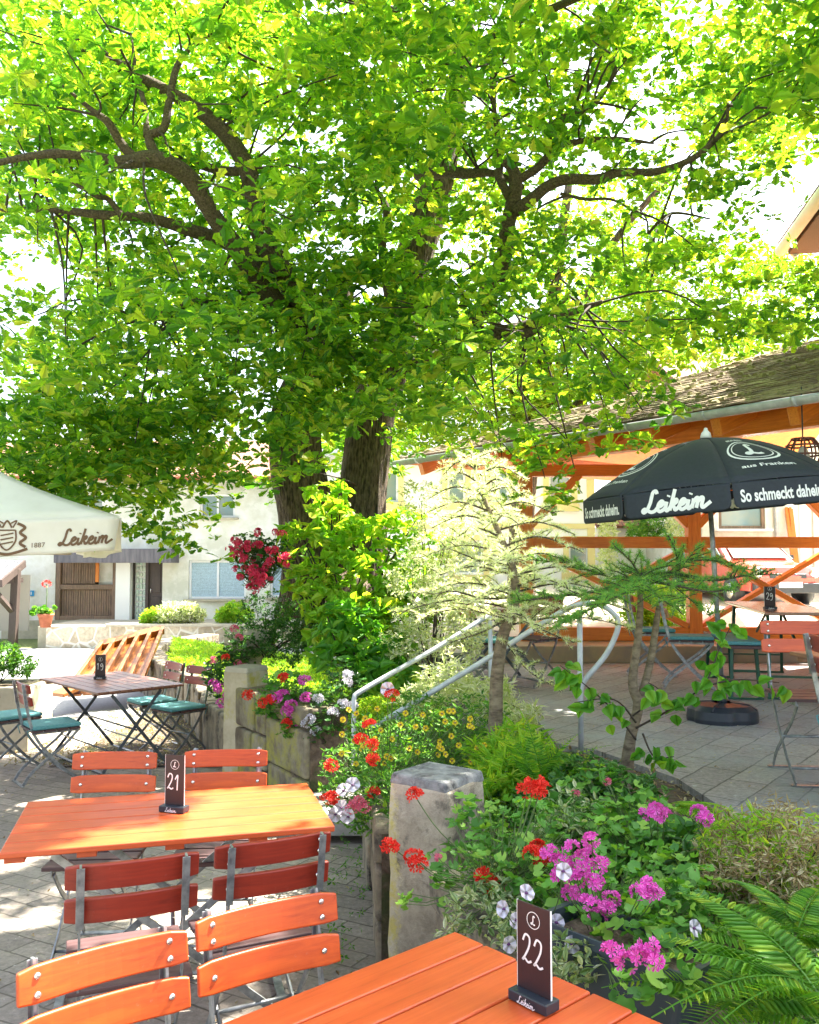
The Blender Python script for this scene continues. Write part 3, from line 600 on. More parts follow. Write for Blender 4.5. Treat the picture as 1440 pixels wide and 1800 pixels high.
# wicker lamp hanging in the pavilion
Y = 7.6; lp = thingw('hanging_lamp', 'round wicker lamp hanging from the pavilion beam above the black umbrella', 'lamp', tuple(at(1412, 790, Y)))
c = at(1412, 800, Y); wk = MB()
for k in range(10):
    a = math.pi * k / 5; wk.tube([c + Vector((math.cos(a) * r_, math.sin(a) * r_, z)) for r_, z in ((.03, .15), (.09, .14), (.135, .08), (.15, 0), (.12, -.08))], .008, 6)
for r_, z in ((.135, .08), (.15, 0), (.12, -.08), (.09, .14)):
    wk.tube([c + Vector((math.cos(a) * r_, math.sin(a) * r_, z)) for a in np.linspace(0, 2 * math.pi, 25)], .009, 6)
wk.build('wicker_shade', mk('wicker', (.2, .07, .04), (.12, .04, .025), 20, .6), lp)
MB().lathe([(.004, -.1), (.05, -.06), (.055, 0), (.03, .06), (.004, .08)], 14, c).build('bulb', M['canvas'], lp)
MB().tube([c + Vector((0, 0, .14)), c + Vector((0, 0, .6))], .006, 6).build('cord', M['black'], lp)
# hand rails
def rail(P, label, r=.018, posts=()):
    t = thingw('handrail', label, 'handrail', tuple(P[0])); MB().tube(P, r, 10).build('rail', M['galv'], t)
    for a, b in posts: MB().tube([a, b], r, 10).build('post', M['galv'], t)
    return t
A = at(622, 1310, 6.25)
P = smooth_path([at(622, 1300, 6.25), at(622, 1232, 6.25)], 2) + smooth_path([at(624, 1222, 6.27), at(660, 1200, 6.35), at(765, 1140, 6.65), at(862, 1080, 6.95)], 4)
rail([gnd(622, 1300, .2) if False else at(622, 1345, 6.25)] + P, 'bent galvanised handrail on the far side of the garden steps', posts=[(at(862, 1080, 6.95), Vector((at(862, 1080, 6.95).x, 6.95, TZ - .05)))])
P = smooth_path([at(650, 1282, 5.6), at(700, 1252, 5.62), at(840, 1168, 5.7), at(960, 1092, 5.78), at(1012, 1064, 5.8), at(1050, 1062, 5.8), at(1078, 1078, 5.8), at(1087, 1102, 5.8), at(1066, 1150, 5.8), at(1028, 1196, 5.8), at(1021, 1215, 5.8)], 5)
q = at(1019, 1072, 5.8); pb = at(700, 1252, 5.62)
rail(P, 'galvanised handrail nearer the camera ending in a round loop at the top of the steps', posts=[(Vector((q.x, 5.8, TZ - .1)), q), (Vector((pb.x, 5.62, .3)), pb)])
# ============================================================ lettering
def ribbon(mb, P, w, lift, fn, n=6, taper=False):
    P = smooth_path([(p[0], p[1], 0) for p in P], n) if len(P) > 2 else [Vector((p[0], p[1], 0)) for p in P]; L = []; N = len(P)
    for i, p in enumerate(P):
        d = (P[min(i + 1, N - 1)] - P[max(i - 1, 0)]).normalized(); q = Vector((-d.y, d.x, 0)); k = w / 2 * (1 if not taper or 0 < i < N - 1 else .6)
        L += [fn(p.x + q.x * k, p.y + q.y * k, lift), fn(p.x - q.x * k, p.y - q.y * k, lift)]
    mb.add(L, [(2 * i, 2 * i + 1, 2 * i + 3, 2 * i + 2) for i in range(N - 1)])
G = {'L': (1.3, [[(1.0, 1.75), (.82, 2.05), (.55, 1.95), (.5, 1.5), (.48, .9), (.3, .25), (.05, .02), (-.12, .18), (.05, .35), (.4, .18), (.8, 0), (1.15, .1), (1.3, .35)]]),
     'e': (.8, [[(0, .45), (.32, .52), (.52, .78), (.32, 1), (.08, .75), (.06, .3), (.3, 0), (.65, .12), (.85, .4)]]),
     'i': (.48, [[(.02, .9), (.04, .3), (.2, 0), (.42, .2), (.5, .4)], [(.1, 1.35), (.13, 1.5)]]),
     'k': (.85, [[(.12, 2.05), (.06, 1), (0, 0)], [(.06, .5), (.3, .95), (.5, 1), (.5, .75), (.12, .5)], [(.2, .5), (.4, .25), (.55, .02), (.8, .2), (.88, .4)]]),
     'm': (1.6, [[(.0, .95), (.02, .5), (0, 0)], [(.02, .5), (.25, .95), (.45, .85), (.45, 0)], [(.45, .5), (.7, .95), (.92, .85), (.92, .25), (1.1, 0), (1.45, .25), (1.75, .5)]])}
def script_word(mb, word, fn, h, w=.2, slant=.22, center=True, lift=.0, bold=1):
    x = 0; S = []
    for ch in word:
        adv, st = G[ch]
        for s in st: S.append([(x + px + slant * py, py) for px, py in s])
        x += adv + .02
    tot = x + .1; o = tot / 2 if center else 0
    for k, s in enumerate(S): ribbon(mb, [((a - o) * h, b * h) for a, b in s], w * h * bold, lift + k * .00025, fn)
    return tot * h
DIG = {'1': [[(0, .7), (.22, 1.0), (.2, .5), (.18, 0)]], '2': [[(0, .75), (.15, 1), (.38, .92), (.36, .6), (.12, .2), (-.02, .04), (.12, .1), (.3, .0), (.5, .08)]], '9': [[(.4, .8), (.2, 1), (0, .75), (.15, .5), (.4, .75), (.42, .4), (.3, .02), (.05, -.02)]]}
def number(mb, s, fn, h, y, w=.09):
    x = -.28 * h * len(s)
    for i, ch in enumerate(s):
        for k, st in enumerate(DIG[ch]): ribbon(mb, [(x + a * h * .85 + .04 * h, y + b * h - .06 * h * i) for a, b in st], w * h, .0003 * i, fn, 5)
        x += .56 * h
def ringd(mb, cx, cy_, rx, ry, w, fn, lift=0, a0=0, a1=2 * math.pi, n=28):
    L = []
    for i in range(n + 1):
        a = a0 + (a1 - a0) * i / n
        for k in (-.5, .5): L.append(fn(cx + (rx + w * k) * math.cos(a), cy_ + (ry + w * k) * math.sin(a), lift))
    mb.add(L, [(2 * i, 2 * i + 2, 2 * i + 3, 2 * i + 1) for i in range(n)])
_tc = {}
def text2d(body, size=1, bold=.0, xs=1):
    k = (body, bold)
    if k not in _tc:
        cu = bpy.data.curves.new('lettering', 'FONT'); cu.body = body; cu.offset = bold; cu.align_x = 'CENTER'; cu.resolution_u = 3
        o = bpy.data.objects.new('lettering', cu); COL.objects.link(o); dg = bpy.context.evaluated_depsgraph_get(); me = o.evaluated_get(dg).to_mesh()
        _tc[k] = ([tuple(v.co) for v in me.vertices], [tuple(p.vertices) for p in me.polygons]); o.evaluated_get(dg).to_mesh_clear()
        bpy.data.objects.remove(o); bpy.data.curves.remove(cu)
    v, f = _tc[k]; return [(a[0] * size * xs, a[1] * size) for a in v], f
def text_on(mb, body, fn, size, x, y, bold=.02, xs=1, lift=0):
    v, f = text2d(body, size, bold, xs); mb.add([fn(a + x, b + y, lift) for a, b in v], f)
def L_emblem(mb, cx, cy_, R, fn, rings=2, ry=1):
    ringd(mb, cx, cy_, R, R * ry, R * .09, fn, 0)
    if rings > 1: ringd(mb, cx, cy_, R * .82, R * .82 * ry, R * .05, fn, 0)
    st = [(1.0, 1.75), (.82, 2.05), (.55, 1.95), (.5, 1.5), (.48, .9), (.3, .25), (.05, .02), (-.12, .18), (.05, .35), (.4, .18), (.8, 0), (1.15, .1)]
    k = R * .5 * ry; ribbon(mb, [(cx + (a - .55) * k, cy_ + (b - 1) * k) for a, b in st], k * .32, .0004, fn)
# ============================================================ furniture
def folding_chair(slatmat, cushion=False):
    t = thing('folding_chair', 'chair', 'chair')
    S = .155
    for s in (-1, 1):
        x = s * S
        up = [(x, -.285, .865), (x, -.255, .70), (x, -.20, .47), (x, -.10, .30), (x, .06, .12), (x, .20, .012)]
        MB().bar(smooth_path(up, 3), .024, .007, (1, 0, 0)).build('back_leg', M['steel'], t)
        x2 = s * (S - .02); fr = [(x2, .19, .435), (x2, .08, .32), (x2, -.08, .2), (x2, -.2, .1), (x2, -.26, .012)]
        MB().bar(smooth_path(fr, 3), .022, .007, (1, 0, 0)).build('front_leg', M['steel'], t)
    fr = MB()
    for s in (-1, 1): fr.bar([(s * (S - .01), -.2, .44), (s * (S - .01), .2, .44)], .025, .006, (1, 0, 0))
    fr.tube([(-S, -.03, .225), (S, -.03, .225)], .008).tube([(-S, .1, .075), (S, .1, .075)], .007)
    fr.box((0, .205, .006), (2 * S + .05, .03, .006)).box((0, -.262, .006), (2 * S + .02, .03, .006)); fr.build('frame', M['steel'], t)
    for k in range(4):
        MB().box((0, -.165 + .105 * k, .458), (.38, .088, .018)).build('seat_slat', M['seat'], t, bevel=.004)
    tilt = Matrix.Rotation(rad(10), 3, 'X')
    for zc, yc, nb in ((.82, -.273, 2), (.715, -.254, 1)):
        mb = MB(); W = .4; H = .082; T = .017; vs = []; n = 10
        for i in range(n + 1):
            u = -1 + 2 * i / n; x = u * W / 2; yo = .022 * u * u; hh = H / 2 * (1 if abs(u) < .99 else .86)
            for (b, c) in ((-1, -1), (1, -1), (1, 1), (-1, 1)):
                p = tilt @ Vector((0, b * T / 2, c * hh)); vs.append((x, yc + .012 + yo + p.y, zc + p.z))
        mb.add(vs, [(0, 1, 2, 3)[::-1]] + [(4 * i + k, 4 * i + (k + 1) % 4, 4 * i + 4 + (k + 1) % 4, 4 * i + 4 + k) for i in range(n) for k in range(4)] + [tuple(4 * n + k for k in range(4))])
        o = mb.build('back_slat', slatmat, t, bevel=.005, seg=3)
        for s in (-1, 1):
            for k in range(nb):
                zz = zc + ((k - .5) * .04 if nb > 1 else 0); yo = yc + .012 + .022 * (S / (W / 2)) ** 2 - (zz - zc) * math.tan(rad(10))
                bo = MB().lathe([(.003, -.0185), (.0075, -.0165), (.008, -.0145), (.004, -.014), (.004, .0085), (.0085, .0088), (.0075, .0115), (.003, .0138)], 10); R = Matrix.Rotation(rad(-90), 3, 'X')
                for j in range(len(bo.v)):
                    v = R @ Vector(bo.v[j]); bo.v[j] = (v.x + s * S, v.y + yo, v.z + zz)
                bo.build('bolt', M['bolt'], o)
    for s in (-1, 1): MB().beam((s * S, -.2925, .86), (s * S, -.263, .67), .024, .004, (0, -1, .18)).build('back_strap', M['steel'], t, bevel=.001)
    if cushion:
        c = MB().box((0, .0, .487), (.38, .4, .035)).build('seat_cushion', M['teal'], t, bevel=.014, seg=3)
        MB().tube([(-.17, -.2, .48), (-.16, -.24, .47), (-.155, -.22, .4)], .004, 6).tube([(.17, -.2, .48), (.16, -.24, .47), (.155, -.22, .4)], .004, 6).build('tie', M['teal'], c)
    return t
chair = folding_chair(M['slat']); chair_d = folding_chair(M['slat_shaded']); chair_c = folding_chair(M['slat_shaded'], True)
GR = 'folding beer garden chairs'
def chair_at(proto, pl, pr, ztop, label, z0=0, flip=False, dist=None):
    """place so that the back's top edge runs between image points pl (left) and pr (right) at height ztop"""
    a = gnd(*pl, ztop + z0); b = gnd(*pr, ztop + z0); m = (a + b) / 2; d = (b - a); d.z = 0; d.normalize()
    f = Vector((-d.y, d.x, 0))  # away from the camera when walking left->right
    if flip: f = -f
    r = facing(f.x, f.y); m.z = z0; loc = m + f * .27
    return place(proto, loc, r, label, GR)
chair_at(chair, (130, 1322), (280, 1320), .86, 'bright orange chair behind table 21, the left of the two facing the camera', 0, True)
chair_at(chair, (330, 1318), (468, 1316), .86, 'bright orange chair behind table 21 next to the mossy wall, facing the camera', 0, True)
chair_at(chair_d, (122, 1526), (345, 1500), .86, 'chair with shade-darkened red slats seen from behind at table 21, the left one of the pair', 0)
chair_at(chair_d, (382, 1491), (585, 1462), .86, 'chair with shade-darkened red slats seen from behind at the right corner of table 21', 0)
chair_at(chair, (350, 1610), (573, 1563), .86, 'orange chair at the edge of the nearest table, the right one of that pair', 0, True)
chair_at(chair, (33, 1699), (314, 1628), .86, 'orange-yellow sunlit chair at the bottom left corner, nearest of all', 0, True)
def bolt_dots(): pass
# ---- tables
def folding_table(L, W, nsl, mat, across=False, steel=None):
    t = thing('folding_table', 'table', 'table'); steel = steel or M['steel']; tp = MB()
    if not across:
        sw = W / nsl
        for k in range(nsl): tp.box((0, -W / 2 + sw * (k + .5), .738), (L if 0 < k < nsl - 1 else L - .0, sw - .006, .024))
    else:
        sw = L / nsl
        for k in range(nsl): tp.box((-L / 2 + sw * (k + .5), 0, .738), (sw - .008, W, .022))
    tp.build('tabletop', mat, t, bevel=.006, seg=3)
    bt = MB()
    if not across:
        for x in (-.5, -.28, .0, .28, .5): bt.box((x * L * .92, 0, .7135), (.07, W - .06, .024))
    else:
        for y in (-.4, .4): bt.box((0, y * W, .715), (L - .04, .05, .024))
    bt.build('batten', mat, t, bevel=.003)
    for sy in (-1, 1):
        y = sy * (W / 2 - .1); h = L * .36
        MB().bar([(-h * .8, y, .70), (h, y, .012)] if across else [(-h, y, .70), (h * .95, y, .012)], .028, .01, (0, 1, 0)).build('leg', steel, t)
        y -= sy * .02
        MB().bar([(h * .8, y, .70), (-h, y, .012)] if across else [(h, y, .70), (-h * .95, y, .012)], .028, .01, (0, 1, 0)).build('leg', steel, t)
    f = MB()
    for s in (-1, 1): f.box((s * L * .36, 0, .007), (.034, W - .12, .008)).tube([(s * L * .25, -W / 2 + .1, .18 if 1 else 0), (s * L * .25, W / 2 - .1, .18)], .008)
    f.tube([(0, -W / 2 + .1, .357), (0, W / 2 - .1, .357)], .009); f.build('foot_bars', steel, t)
    return t
t21 = folding_table(1.208, .705, 6, M['table'])
yaw = .273; c, s = math.cos(yaw), math.sin(yaw); o0 = Vector((-1.454, 3.171, 0)); ux = Vector((c, s, 0)); uy = Vector((-s, c, 0))
T21 = o0 + ux * .604 + uy * .3525; t21.location = T21; t21.rotation_euler.z = yaw; t21['label'] = 'orange slatted folding table with the number 21 card, dappled by sun'; t21['group'] = 'folding tables'
t22 = copy_tree(t21); yaw2 = -2.411; c, s = math.cos(yaw2), math.sin(yaw2); o0 = Vector((.125, 2.521, 0)); ux = Vector((c, s, 0)); uy = Vector((-s, c, 0))
T22 = o0 + ux * .604 + uy * .3525; t22.location = T22; t22.rotation_euler.z = yaw2; t22['label'] = 'nearest orange slatted table with the number 22 card, cut by the bottom edge'
Z19 = gz(7.8); q = [gnd(147, 1221, .75 + Z19), gnd(299, 1203, .75 + Z19), gnd(235.5, 1178, .75 + Z19), gnd(90, 1189.5, .75 + Z19)]
ctr = sum(q, Vector()) / 4; ctr.z = Z19; du = (q[1] - q[0] + q[2] - q[3]) / 2; dv = (q[3] - q[0] + q[2] - q[1]) / 2; yaw3 = math.atan2(du.y, du.x)
print('T19', ctr, du.length, dv.length, math.degrees(yaw3))
t19 = folding_table(du.length, dv.length, 8, M['tbrown'], True, M['steeld']); t19.location = ctr; t19.rotation_euler.z = yaw3; t19['label'] = 'brown slatted folding table with the number 19 card and crossed grey legs'; t19['group'] = 'folding tables'
u = du.normalized(); v = Vector((-u.y, u.x, 0))
for (cu_, cv, fx, lb, jit) in ((.62, -.2, -1, 'teal cushioned chair right of table 19, the nearer one', .1), (.66, .42, -1, 'teal cushioned chair right of table 19, the farther one against the curved wall', -.05), (-.72, -.42, 1, 'teal cushioned chair left of table 19, the nearer one cut by the left edge', -.1), (-.78, .36, 1, 'teal cushioned chair left of table 19, the farther one by the trough', .1)):
    p = ctr + u * cu_ + v * cv; p.z = gz(p.y); place(chair_c, p, facing(u.x * fx, u.y * fx) + jit, lb, GR)
# ---- number cards
def card(num, loc, r, label, bw=.085, bh=.2, logo=True):
    t = thing('number_card', label, 'table card', loc, r, 'numbered cards on the tables')
    MB().box((0, 0, .0125), (.115, .05, .025)).build('base', M['black'], t, bevel=.003)
    b = MB().box((0, .004, .025 + bh / 2), (bw, .004, bh)).build('board', M['board'], t, bevel=.001)
    fn = lambda x, y, l: (x, .0012 - l, y)
    mb = MB(); number(mb, num, fn, .062, .09, .085)
    mb.build('number', M['chalk'], b)
    lg = MB(); L_emblem(lg, 0, .19, .019, fn, 1); lg.build('emblem', M['chalk'], b)
    e_ = MB()
    for k in range(2): e_.box(((k - .5) * (bw + .001) * 1.0, .004, .025 + bh / 2), (.0012, .0046, bh))
    e_.build('board_edge', M['chalk'], b)
    fb = lambda x, y, l: (x, -.0262 - l, y); wd = MB(); script_word(wd, 'Leikeim', fb, .0082, w=.24); 
    wo = wd.build('lettering', M['chalk'], t); wo.location.z = .004
    return t
p = gnd(306, 1426, .752); card('21', (p.x, p.y, .751), rad(-16), 'dark card numbered 21 on the sunlit orange table', .088, .205)
p = gnd(938, 1765, .752); card('22', (p.x, p.y, .751), math.atan2(-.744, .668), 'dark card numbered 22 on the nearest table', .1, .2)
p = gnd(176, 1193, .752 + Z19); card('19', (p.x, p.y, .751 + Z19), rad(4), 'small dark card numbered 19 on the brown table', .1, .21)
# ---- right hand terrace furniture
bt = thing('beer_table', 'long brown beer table with green legs and the number 29 card, beside the pavilion', 'table', (3.62, 8.75, TZ), 0)
d = Vector((.19, 1, 0)).normalized(); bt.rotation_euler.z = math.atan2(d.y, d.x)
MB().box((0, 0, .757), (2.2, .62, .028)).build('tabletop', M['tedge'], bt, bevel=.008)
for sx in (-1, 1):
    for sy in (-1, 1): MB().beam((sx * .86, sy * .24, .735), (sx * .98, sy * .26, .01), .03, .03).build('leg', M['green'], bt)
    MB().box((sx * .98, 0, .2), (.025, .5, .02)).box((sx * .98, 0, .012), (.03, .56, .02)).beam((sx * .93, 0, .45), (sx * .3, 0, .735), .02, .02).build('leg_brace', M['green'], bt)
p = Vector((3.33, 8.15, TZ + .773)); card('29', tuple(p), rad(2), 'dark card numbered 29 on the beer table', .105, .185)
bb = thing('beer_bench', 'narrow green legged bench with a teal pad along the beer table', 'bench', (3.1, 8.55, TZ), math.atan2(d.y, d.x))
MB().box((0, 0, .462), (1.7, .27, .026)).build('seat', M['seat'], bb, bevel=.006)
MB().box((-.3, 0, .495), (1.0, .3, .035)).build('seat_pad', M['teal'], bb, bevel=.012)
for sx in (-1, 1):
    for sy in (-1, 1): MB().beam((sx * .7, sy * .1, .45), (sx * .76, sy * .12, .01), .026, .026).build('leg', M['green'], bb)
    MB().box((sx * .75, 0, .012), (.028, .3, .018)).box((sx * .72, 0, .25), (.02, .22, .016)).build('leg_brace', M['green'], bb)
chair_p = folding_chair(mk('pale_slat_wood', (.5, .25, .12), (.4, .18, .08), 6, .5, stretch=(1, 12, 12)), True)
place(chair_p, (2.72, 8.55, TZ), facing(1, -.25), 'pale wooden chair with a teal cushion left of the beer table', GR)
place(chair_c, (2.62, 9.5, TZ), facing(1, -.1), 'teal cushioned chair at the far end of the beer table bench', GR)
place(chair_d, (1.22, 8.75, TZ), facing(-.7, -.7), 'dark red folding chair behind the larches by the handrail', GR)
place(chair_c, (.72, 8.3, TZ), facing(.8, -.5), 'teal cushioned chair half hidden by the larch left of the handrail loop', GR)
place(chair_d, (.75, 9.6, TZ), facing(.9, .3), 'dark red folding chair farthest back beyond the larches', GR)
place(chair, (2.26, 5.0, TZ), facing(-.1, -1), 'red-orange chair at the right edge behind the brown table corner', GR)
place(chair_c, (2.2, 4.12, TZ), facing(1, .0), 'teal cushioned chair cut by the right edge, its bent legs on the grey paving', GR)
tr = folding_table(1.1, .7, 8, M['tbrown'], True, M['steeld']); tr.location = (2.55, 4.3, TZ); tr.rotation_euler.z = rad(8); tr['label'] = 'brown slatted table whose corner shows at the right edge of the terrace'; tr['group'] = 'folding tables'
tl = folding_table(.9, .7, 7, M['tbrown'], True, M['steeld']); tl.location = (.95, 9.0, TZ); tl.rotation_euler.z = rad(20); tl['label'] = 'grey legged table hidden behind the larches at the pavilion ledge'; tl['group'] = 'folding tables'
# ---- black umbrella
UB = at(1270, 1252, 6.8); ub = thing('umbrella_base', 'black plastic umbrella foot, water filled, on the grey terrace', 'umbrella base', (UB.x, UB.y, TZ), rad(12))
R = .27; pts = []
for k in range(48):
    a = 2 * math.pi * k / 48; r_ = R * (1 - .10 * max(0, math.cos(4 * a)) ** 3 ); pts.append((math.cos(a) * r_ * 1.0, math.sin(a) * r_ * .92))
mb = MB()
for z0, z1, k0, k1 in ((0, .03, .99, 1.0), (.03, .09, 1.0, .97), (.09, .125, .97, .8), (.125, .14, .8, .3)):
    n = len(pts); mb.add([(x * k0, y * k0, z0) for x, y in pts] + [(x * k1, y * k1, z1) for x, y in pts], [(i, (i + 1) % n, n + (i + 1) % n, n + i) for i in range(n)], True)
mb.build('foot', M['black'], ub)
rb = MB()
for k in range(4):
    a = math.pi / 4 + k * math.pi / 2; rb.tube([(math.cos(a) * .06, math.sin(a) * .06, .14), (math.cos(a) * .2, math.sin(a) * .18, .13), (math.cos(a) * .262, math.sin(a) * .24, .095)], .008, 6)
rb.build('rib', M['black'], ub)
MB().lathe([(.04, .12), (.034, .16), (.03, .30), (.034, .31), (.034, .335), (.026, .34)], 16).build('socket', M['black'], ub)
KN = MB().tube([(.03, 0, .3), (.075, 0, .3)], .012, 8).build('knob', M['black'], ub)
Z0 = Vector((UB.x, UB.y, TZ + .28)); ap = at(1241, 766, 6.8)
um = thingw('parasol', 'black octagonal parasol with white lettering on its valance, standing on the terrace', 'parasol', tuple(Z0))
MB().tube([Z0, ap - Vector((0, 0, .02))], .019, 12).build('pole', M['steel'], um)
MB().lathe([(.045, -.02), (.035, .02), (.018, .04), (.012, .06), (.002, .064)], 14, ap).build('finial', M['white'], um)
axis = (ap - Z0).normalized(); tx = Matrix.Rotation(rad(-5.2), 3, 'Y') @ Matrix.Rotation(rad(1), 3, 'X'); UR = .985; UH = .40
def cano(a, r): return ap + tx @ Vector((math.cos(a) * r * UR, math.sin(a) * r * UR, -.02 - UH * (.72 * r ** 1.9 + .28 * r)))
angs = [math.radians(-102 + 45 * k) for k in range(8)]
def panel_fn(a0, a1, bulge=.03):
    def f(s, r, lift=0):      # s 0..1 across, r 0..1 outwards
        p = cano(a0, r) * (1 - s) + cano(a1, r) * s; nrm = (tx @ Vector((math.cos((a0 + a1) / 2) * .4, math.sin((a0 + a1) / 2) * .4, .9))).normalized()
        return p + nrm * (bulge * math.sin(math.pi * s) * math.sin(math.pi * min(1, r * .9)) + lift)
    return f
can = MB()
for k in range(8): can.grid(lambda u_, v_, f=panel_fn(angs[k], angs[(k + 1) % 8]): f(u_, max(v_, .001)), 10, 12)
co = can.build('canopy', M['navy'], um, solid=.002)
VH = .178
def val_fn(a0, a1):
    p0 = cano(a0, 1); p1 = cano(a1, 1); dn = tx @ Vector((0, 0, -1)); ct = (p0 + p1) / 2 - cano(0, 1) * 0; d = (p1 - p0).normalized(); out = d.cross(dn).normalized(); ctr = ap.copy(); ctr.z = p0.z
    if out.dot((p0 + p1) / 2 - ctr) < 0: out = -out
    W = (p1 - p0).length
    def f(x, y, lift=0):      # x from -W/2..W/2, y 0 (top) .. -VH
        s = x / W + .5; k = 1
        return p0 + d * (x + W / 2) + dn * (-y) + out * (.012 * math.sin(math.pi * s) + .006 * math.sin(3 * math.pi * s) * (-y / VH) + lift + .01 * (-y / VH))
    return f, W
vo = None
for k in range(8):
    f, W = val_fn(angs[k], angs[(k + 1) % 8]); mb = MB(); w2 = W / 2 - .006
    def gf_(u_, v_, f=f, w2=w2):
        y = -VH * v_; x = (u_ - .5) * 2 * w2; rr_ = .045
        if y < -VH + rr_:
            q = (-VH + rr_ - y) / rr_; m_ = w2 - rr_ * (1 - math.sqrt(max(0, 1 - q * q))); x = max(-m_, min(m_, x))
        return f(x, y)
    mb.grid(gf_, 24, 12); vo = mb.build('valance', M['navy'], um, solid=.0015)
    tb = MB(); wo = k % 2 == 0   # alternate wording
    sgn = 1
    fn = lambda x, y, l, f=f: f(x, y - VH / 2, l + .0025)
    if k in (1, 3, 5, 7): script_word(tb, 'Leikeim', lambda x, y, l: fn(x, y - .055, l), .070, w=.36, slant=.3)
    else: text_on(tb, 'So schmeckt daheim.', lambda x, y, l: fn(x, y, l), .115, 0, -.045, .03, .66)
    tb.build('lettering', M['chalk'], vo)
    if 1 <= k <= 5:      # the print also shows on the inner side of the far panels
        ti = MB(); fi = lambda x, y, l, f=f: f(x, y - VH / 2, -.0025 - l)
        if k in (1, 3, 5, 7): script_word(ti, 'Leikeim', lambda x, y, l: fi(x, y - .055, l), .070, w=.36, slant=.3)
        else: text_on(ti, 'So schmeckt daheim.', lambda x, y, l: fi(x, y, l), .115, 0, -.045, .03, .66)
        ti.build('lettering', M['chalk'], vo)
    # the same words show through on the inner side, mirrored
for k in (0, 2, 4, 6):
    f = panel_fn(angs[k], angs[(k + 1) % 8]); W = (cano(angs[k], 1) - cano(angs[(k + 1) % 8], 1)).length
    eb = MB(); fn = lambda x, y, l: f(.5 + x / (W * (.62 + y * .5)), .62 - y, l + .0035)
    L_emblem(eb, 0, 0, .17, fn, 2, .95); text_on(eb, 'aus Franken', lambda x, y, l: fn(x, y, l), .05, 0, -.245, .02); text_on(eb, 'BRAUEREI', lambda x, y, l: fn(x, y, l), .05, 0, .2, .02)
    eb.build('emblem', M['chalk'], co)
rbs = MB()
for a in angs: rbs.tube([cano(a, .02) - axis * .03, cano(a, .5) - axis * .02, cano(a, .99) - axis * .012], .005, 6)
for a in angs: rbs.tube([ap - axis * .55, cano(a, .5) - axis * .025], .004, 6)
rbs.build('ribs', M['steel'], um)
# ---- cream parasol at the left edge
Yp = 6.2; zc = at(210, 905, Yp); rim = zc.z - .02
cp = thingw('market_parasol', 'large cream parasol reaching in from the left edge with brown lettering and a crest', 'parasol', (-3.9, 7.1, gz(7.1)))
hw = 1.6; rot = rad(26)
RZ = Matrix.Rotation(rot, 3, 'Z'); PC = Vector((zc.x, zc.y, 0)) - RZ @ Vector((hw, -hw, 0)); cx, cyy = PC.x, PC.y
cor = [PC + RZ @ Vector((sx * hw, sy * hw, rim)) for sx, sy in ((-1, -1), (1, -1), (1, 1), (-1, 1))]
apx = PC + Vector((0, 0, rim + 1.0))
cm = MB()
def tri(k):
    a, b = cor[k], cor[(k + 1) % 4]
    def f(u_, v_):
        v_ = max(v_, .002); p = a * (1 - u_) + b * u_; q = apx * (1 - v_) + p * v_; sag = -.12 * math.sin(math.pi * v_) + .0 ; return q + Vector((0, 0, sag + .035 * math.sin(math.pi * u_) * v_ * -1 + .01 * math.sin(14 * u_) * v_))
    return f
for k in range(4): cm.grid(tri(k), 24, 10)
cmo = cm.build('canopy', M['canvas'], cp, solid=.003)
vb = MB(); VHc = .24
def cval(k):
    a, b = cor[k], cor[(k + 1) % 4]; d = (b - a).normalized(); out = Vector((d.y, -d.x, 0)); W = (b - a).length
    def f(x, y, l=0):
        s = x / W + .5; sagz = -.035 * math.sin(math.pi * s) + .01 * math.sin(14 * s)
        return a + d * (x + W / 2) + Vector((0, 0, y + sagz)) + out * (.015 + .02 * math.sin(9 * s) * (-y / VHc) + .02 * math.sin(23 * s) * (y / VHc) ** 2 + l)
    return f, W
for k in range(4):
    f, W = cval(k); vb.grid(lambda u_, v_: f((u_ - .5) * W * (1 - .02 * v_), -VHc * v_), 40, 8)
vvo = vb.build('valance', M['canvas'], cp, solid=.003)
f, W = cval(0); M['brownp'] = mk('brown_print', (.16, .09, .045), (.13, .07, .035), 10, .8)
lb = MB(); script_word(lb, 'Leikeim', lambda x, y, l: f(x + W / 2 - .225, y - .185, l + .005), .052, w=.3, slant=.25)
# crest: shield with bars, two supporters, ribbon
cfn = lambda x, y, l: f(x * 1.15 + W / 2 - .72, y * 1.15 - .12, l + .005)
cr = lb; ribbon(cr, [(-.045, .045), (.045, .045)], .008, 0, cfn); ribbon(cr, [(-.045, .045), (-.045, -.02), (0, -.07), (.045, -.02), (.045, .045)], .009, .0004, cfn)
for y in (.02, -.005, -.03): ribbon(cr, [(-.034, y - .006), (.034, y + .008)], .008, .0007, cfn)
for s in (-1, 1):
    ribbon(cr, [(s * .055, .085), (s * .095, .06), (s * .07, .03), (s * .1, .0), (s * .07, -.03), (s * .1, -.055)], .016, .001, cfn); ribbon(cr, [(s * .03, .06), (s * .05, .1), (s * .02, .085)], .008, .0012, cfn)
ribbon(cr, [(-.11, -.065), (-.05, -.085), (0, -.095), (.05, -.085), (.11, -.065)], .016, .0014, cfn); ribbon(cr, [(-.025, .06), (0, .1), (.025, .06)], .01, .0016, cfn)
text_on(cr, '1887', cfn, .04, .165, -.06, 0); text_on(cr, 'SEIT', cfn, .034, -.165, -.06, 0)
lb.build('lettering', M['brownp'], vvo)
MB().tube([PC + Vector((0, 0, gz(cyy))), apx], .03, 12).build('pole', M['darkwood'], cp)
MB().box(PC + Vector((0, 0, gz(cyy) + .04)), (.6, .6, .08)).build('foot', M['concrete'], cp, bevel=.01)
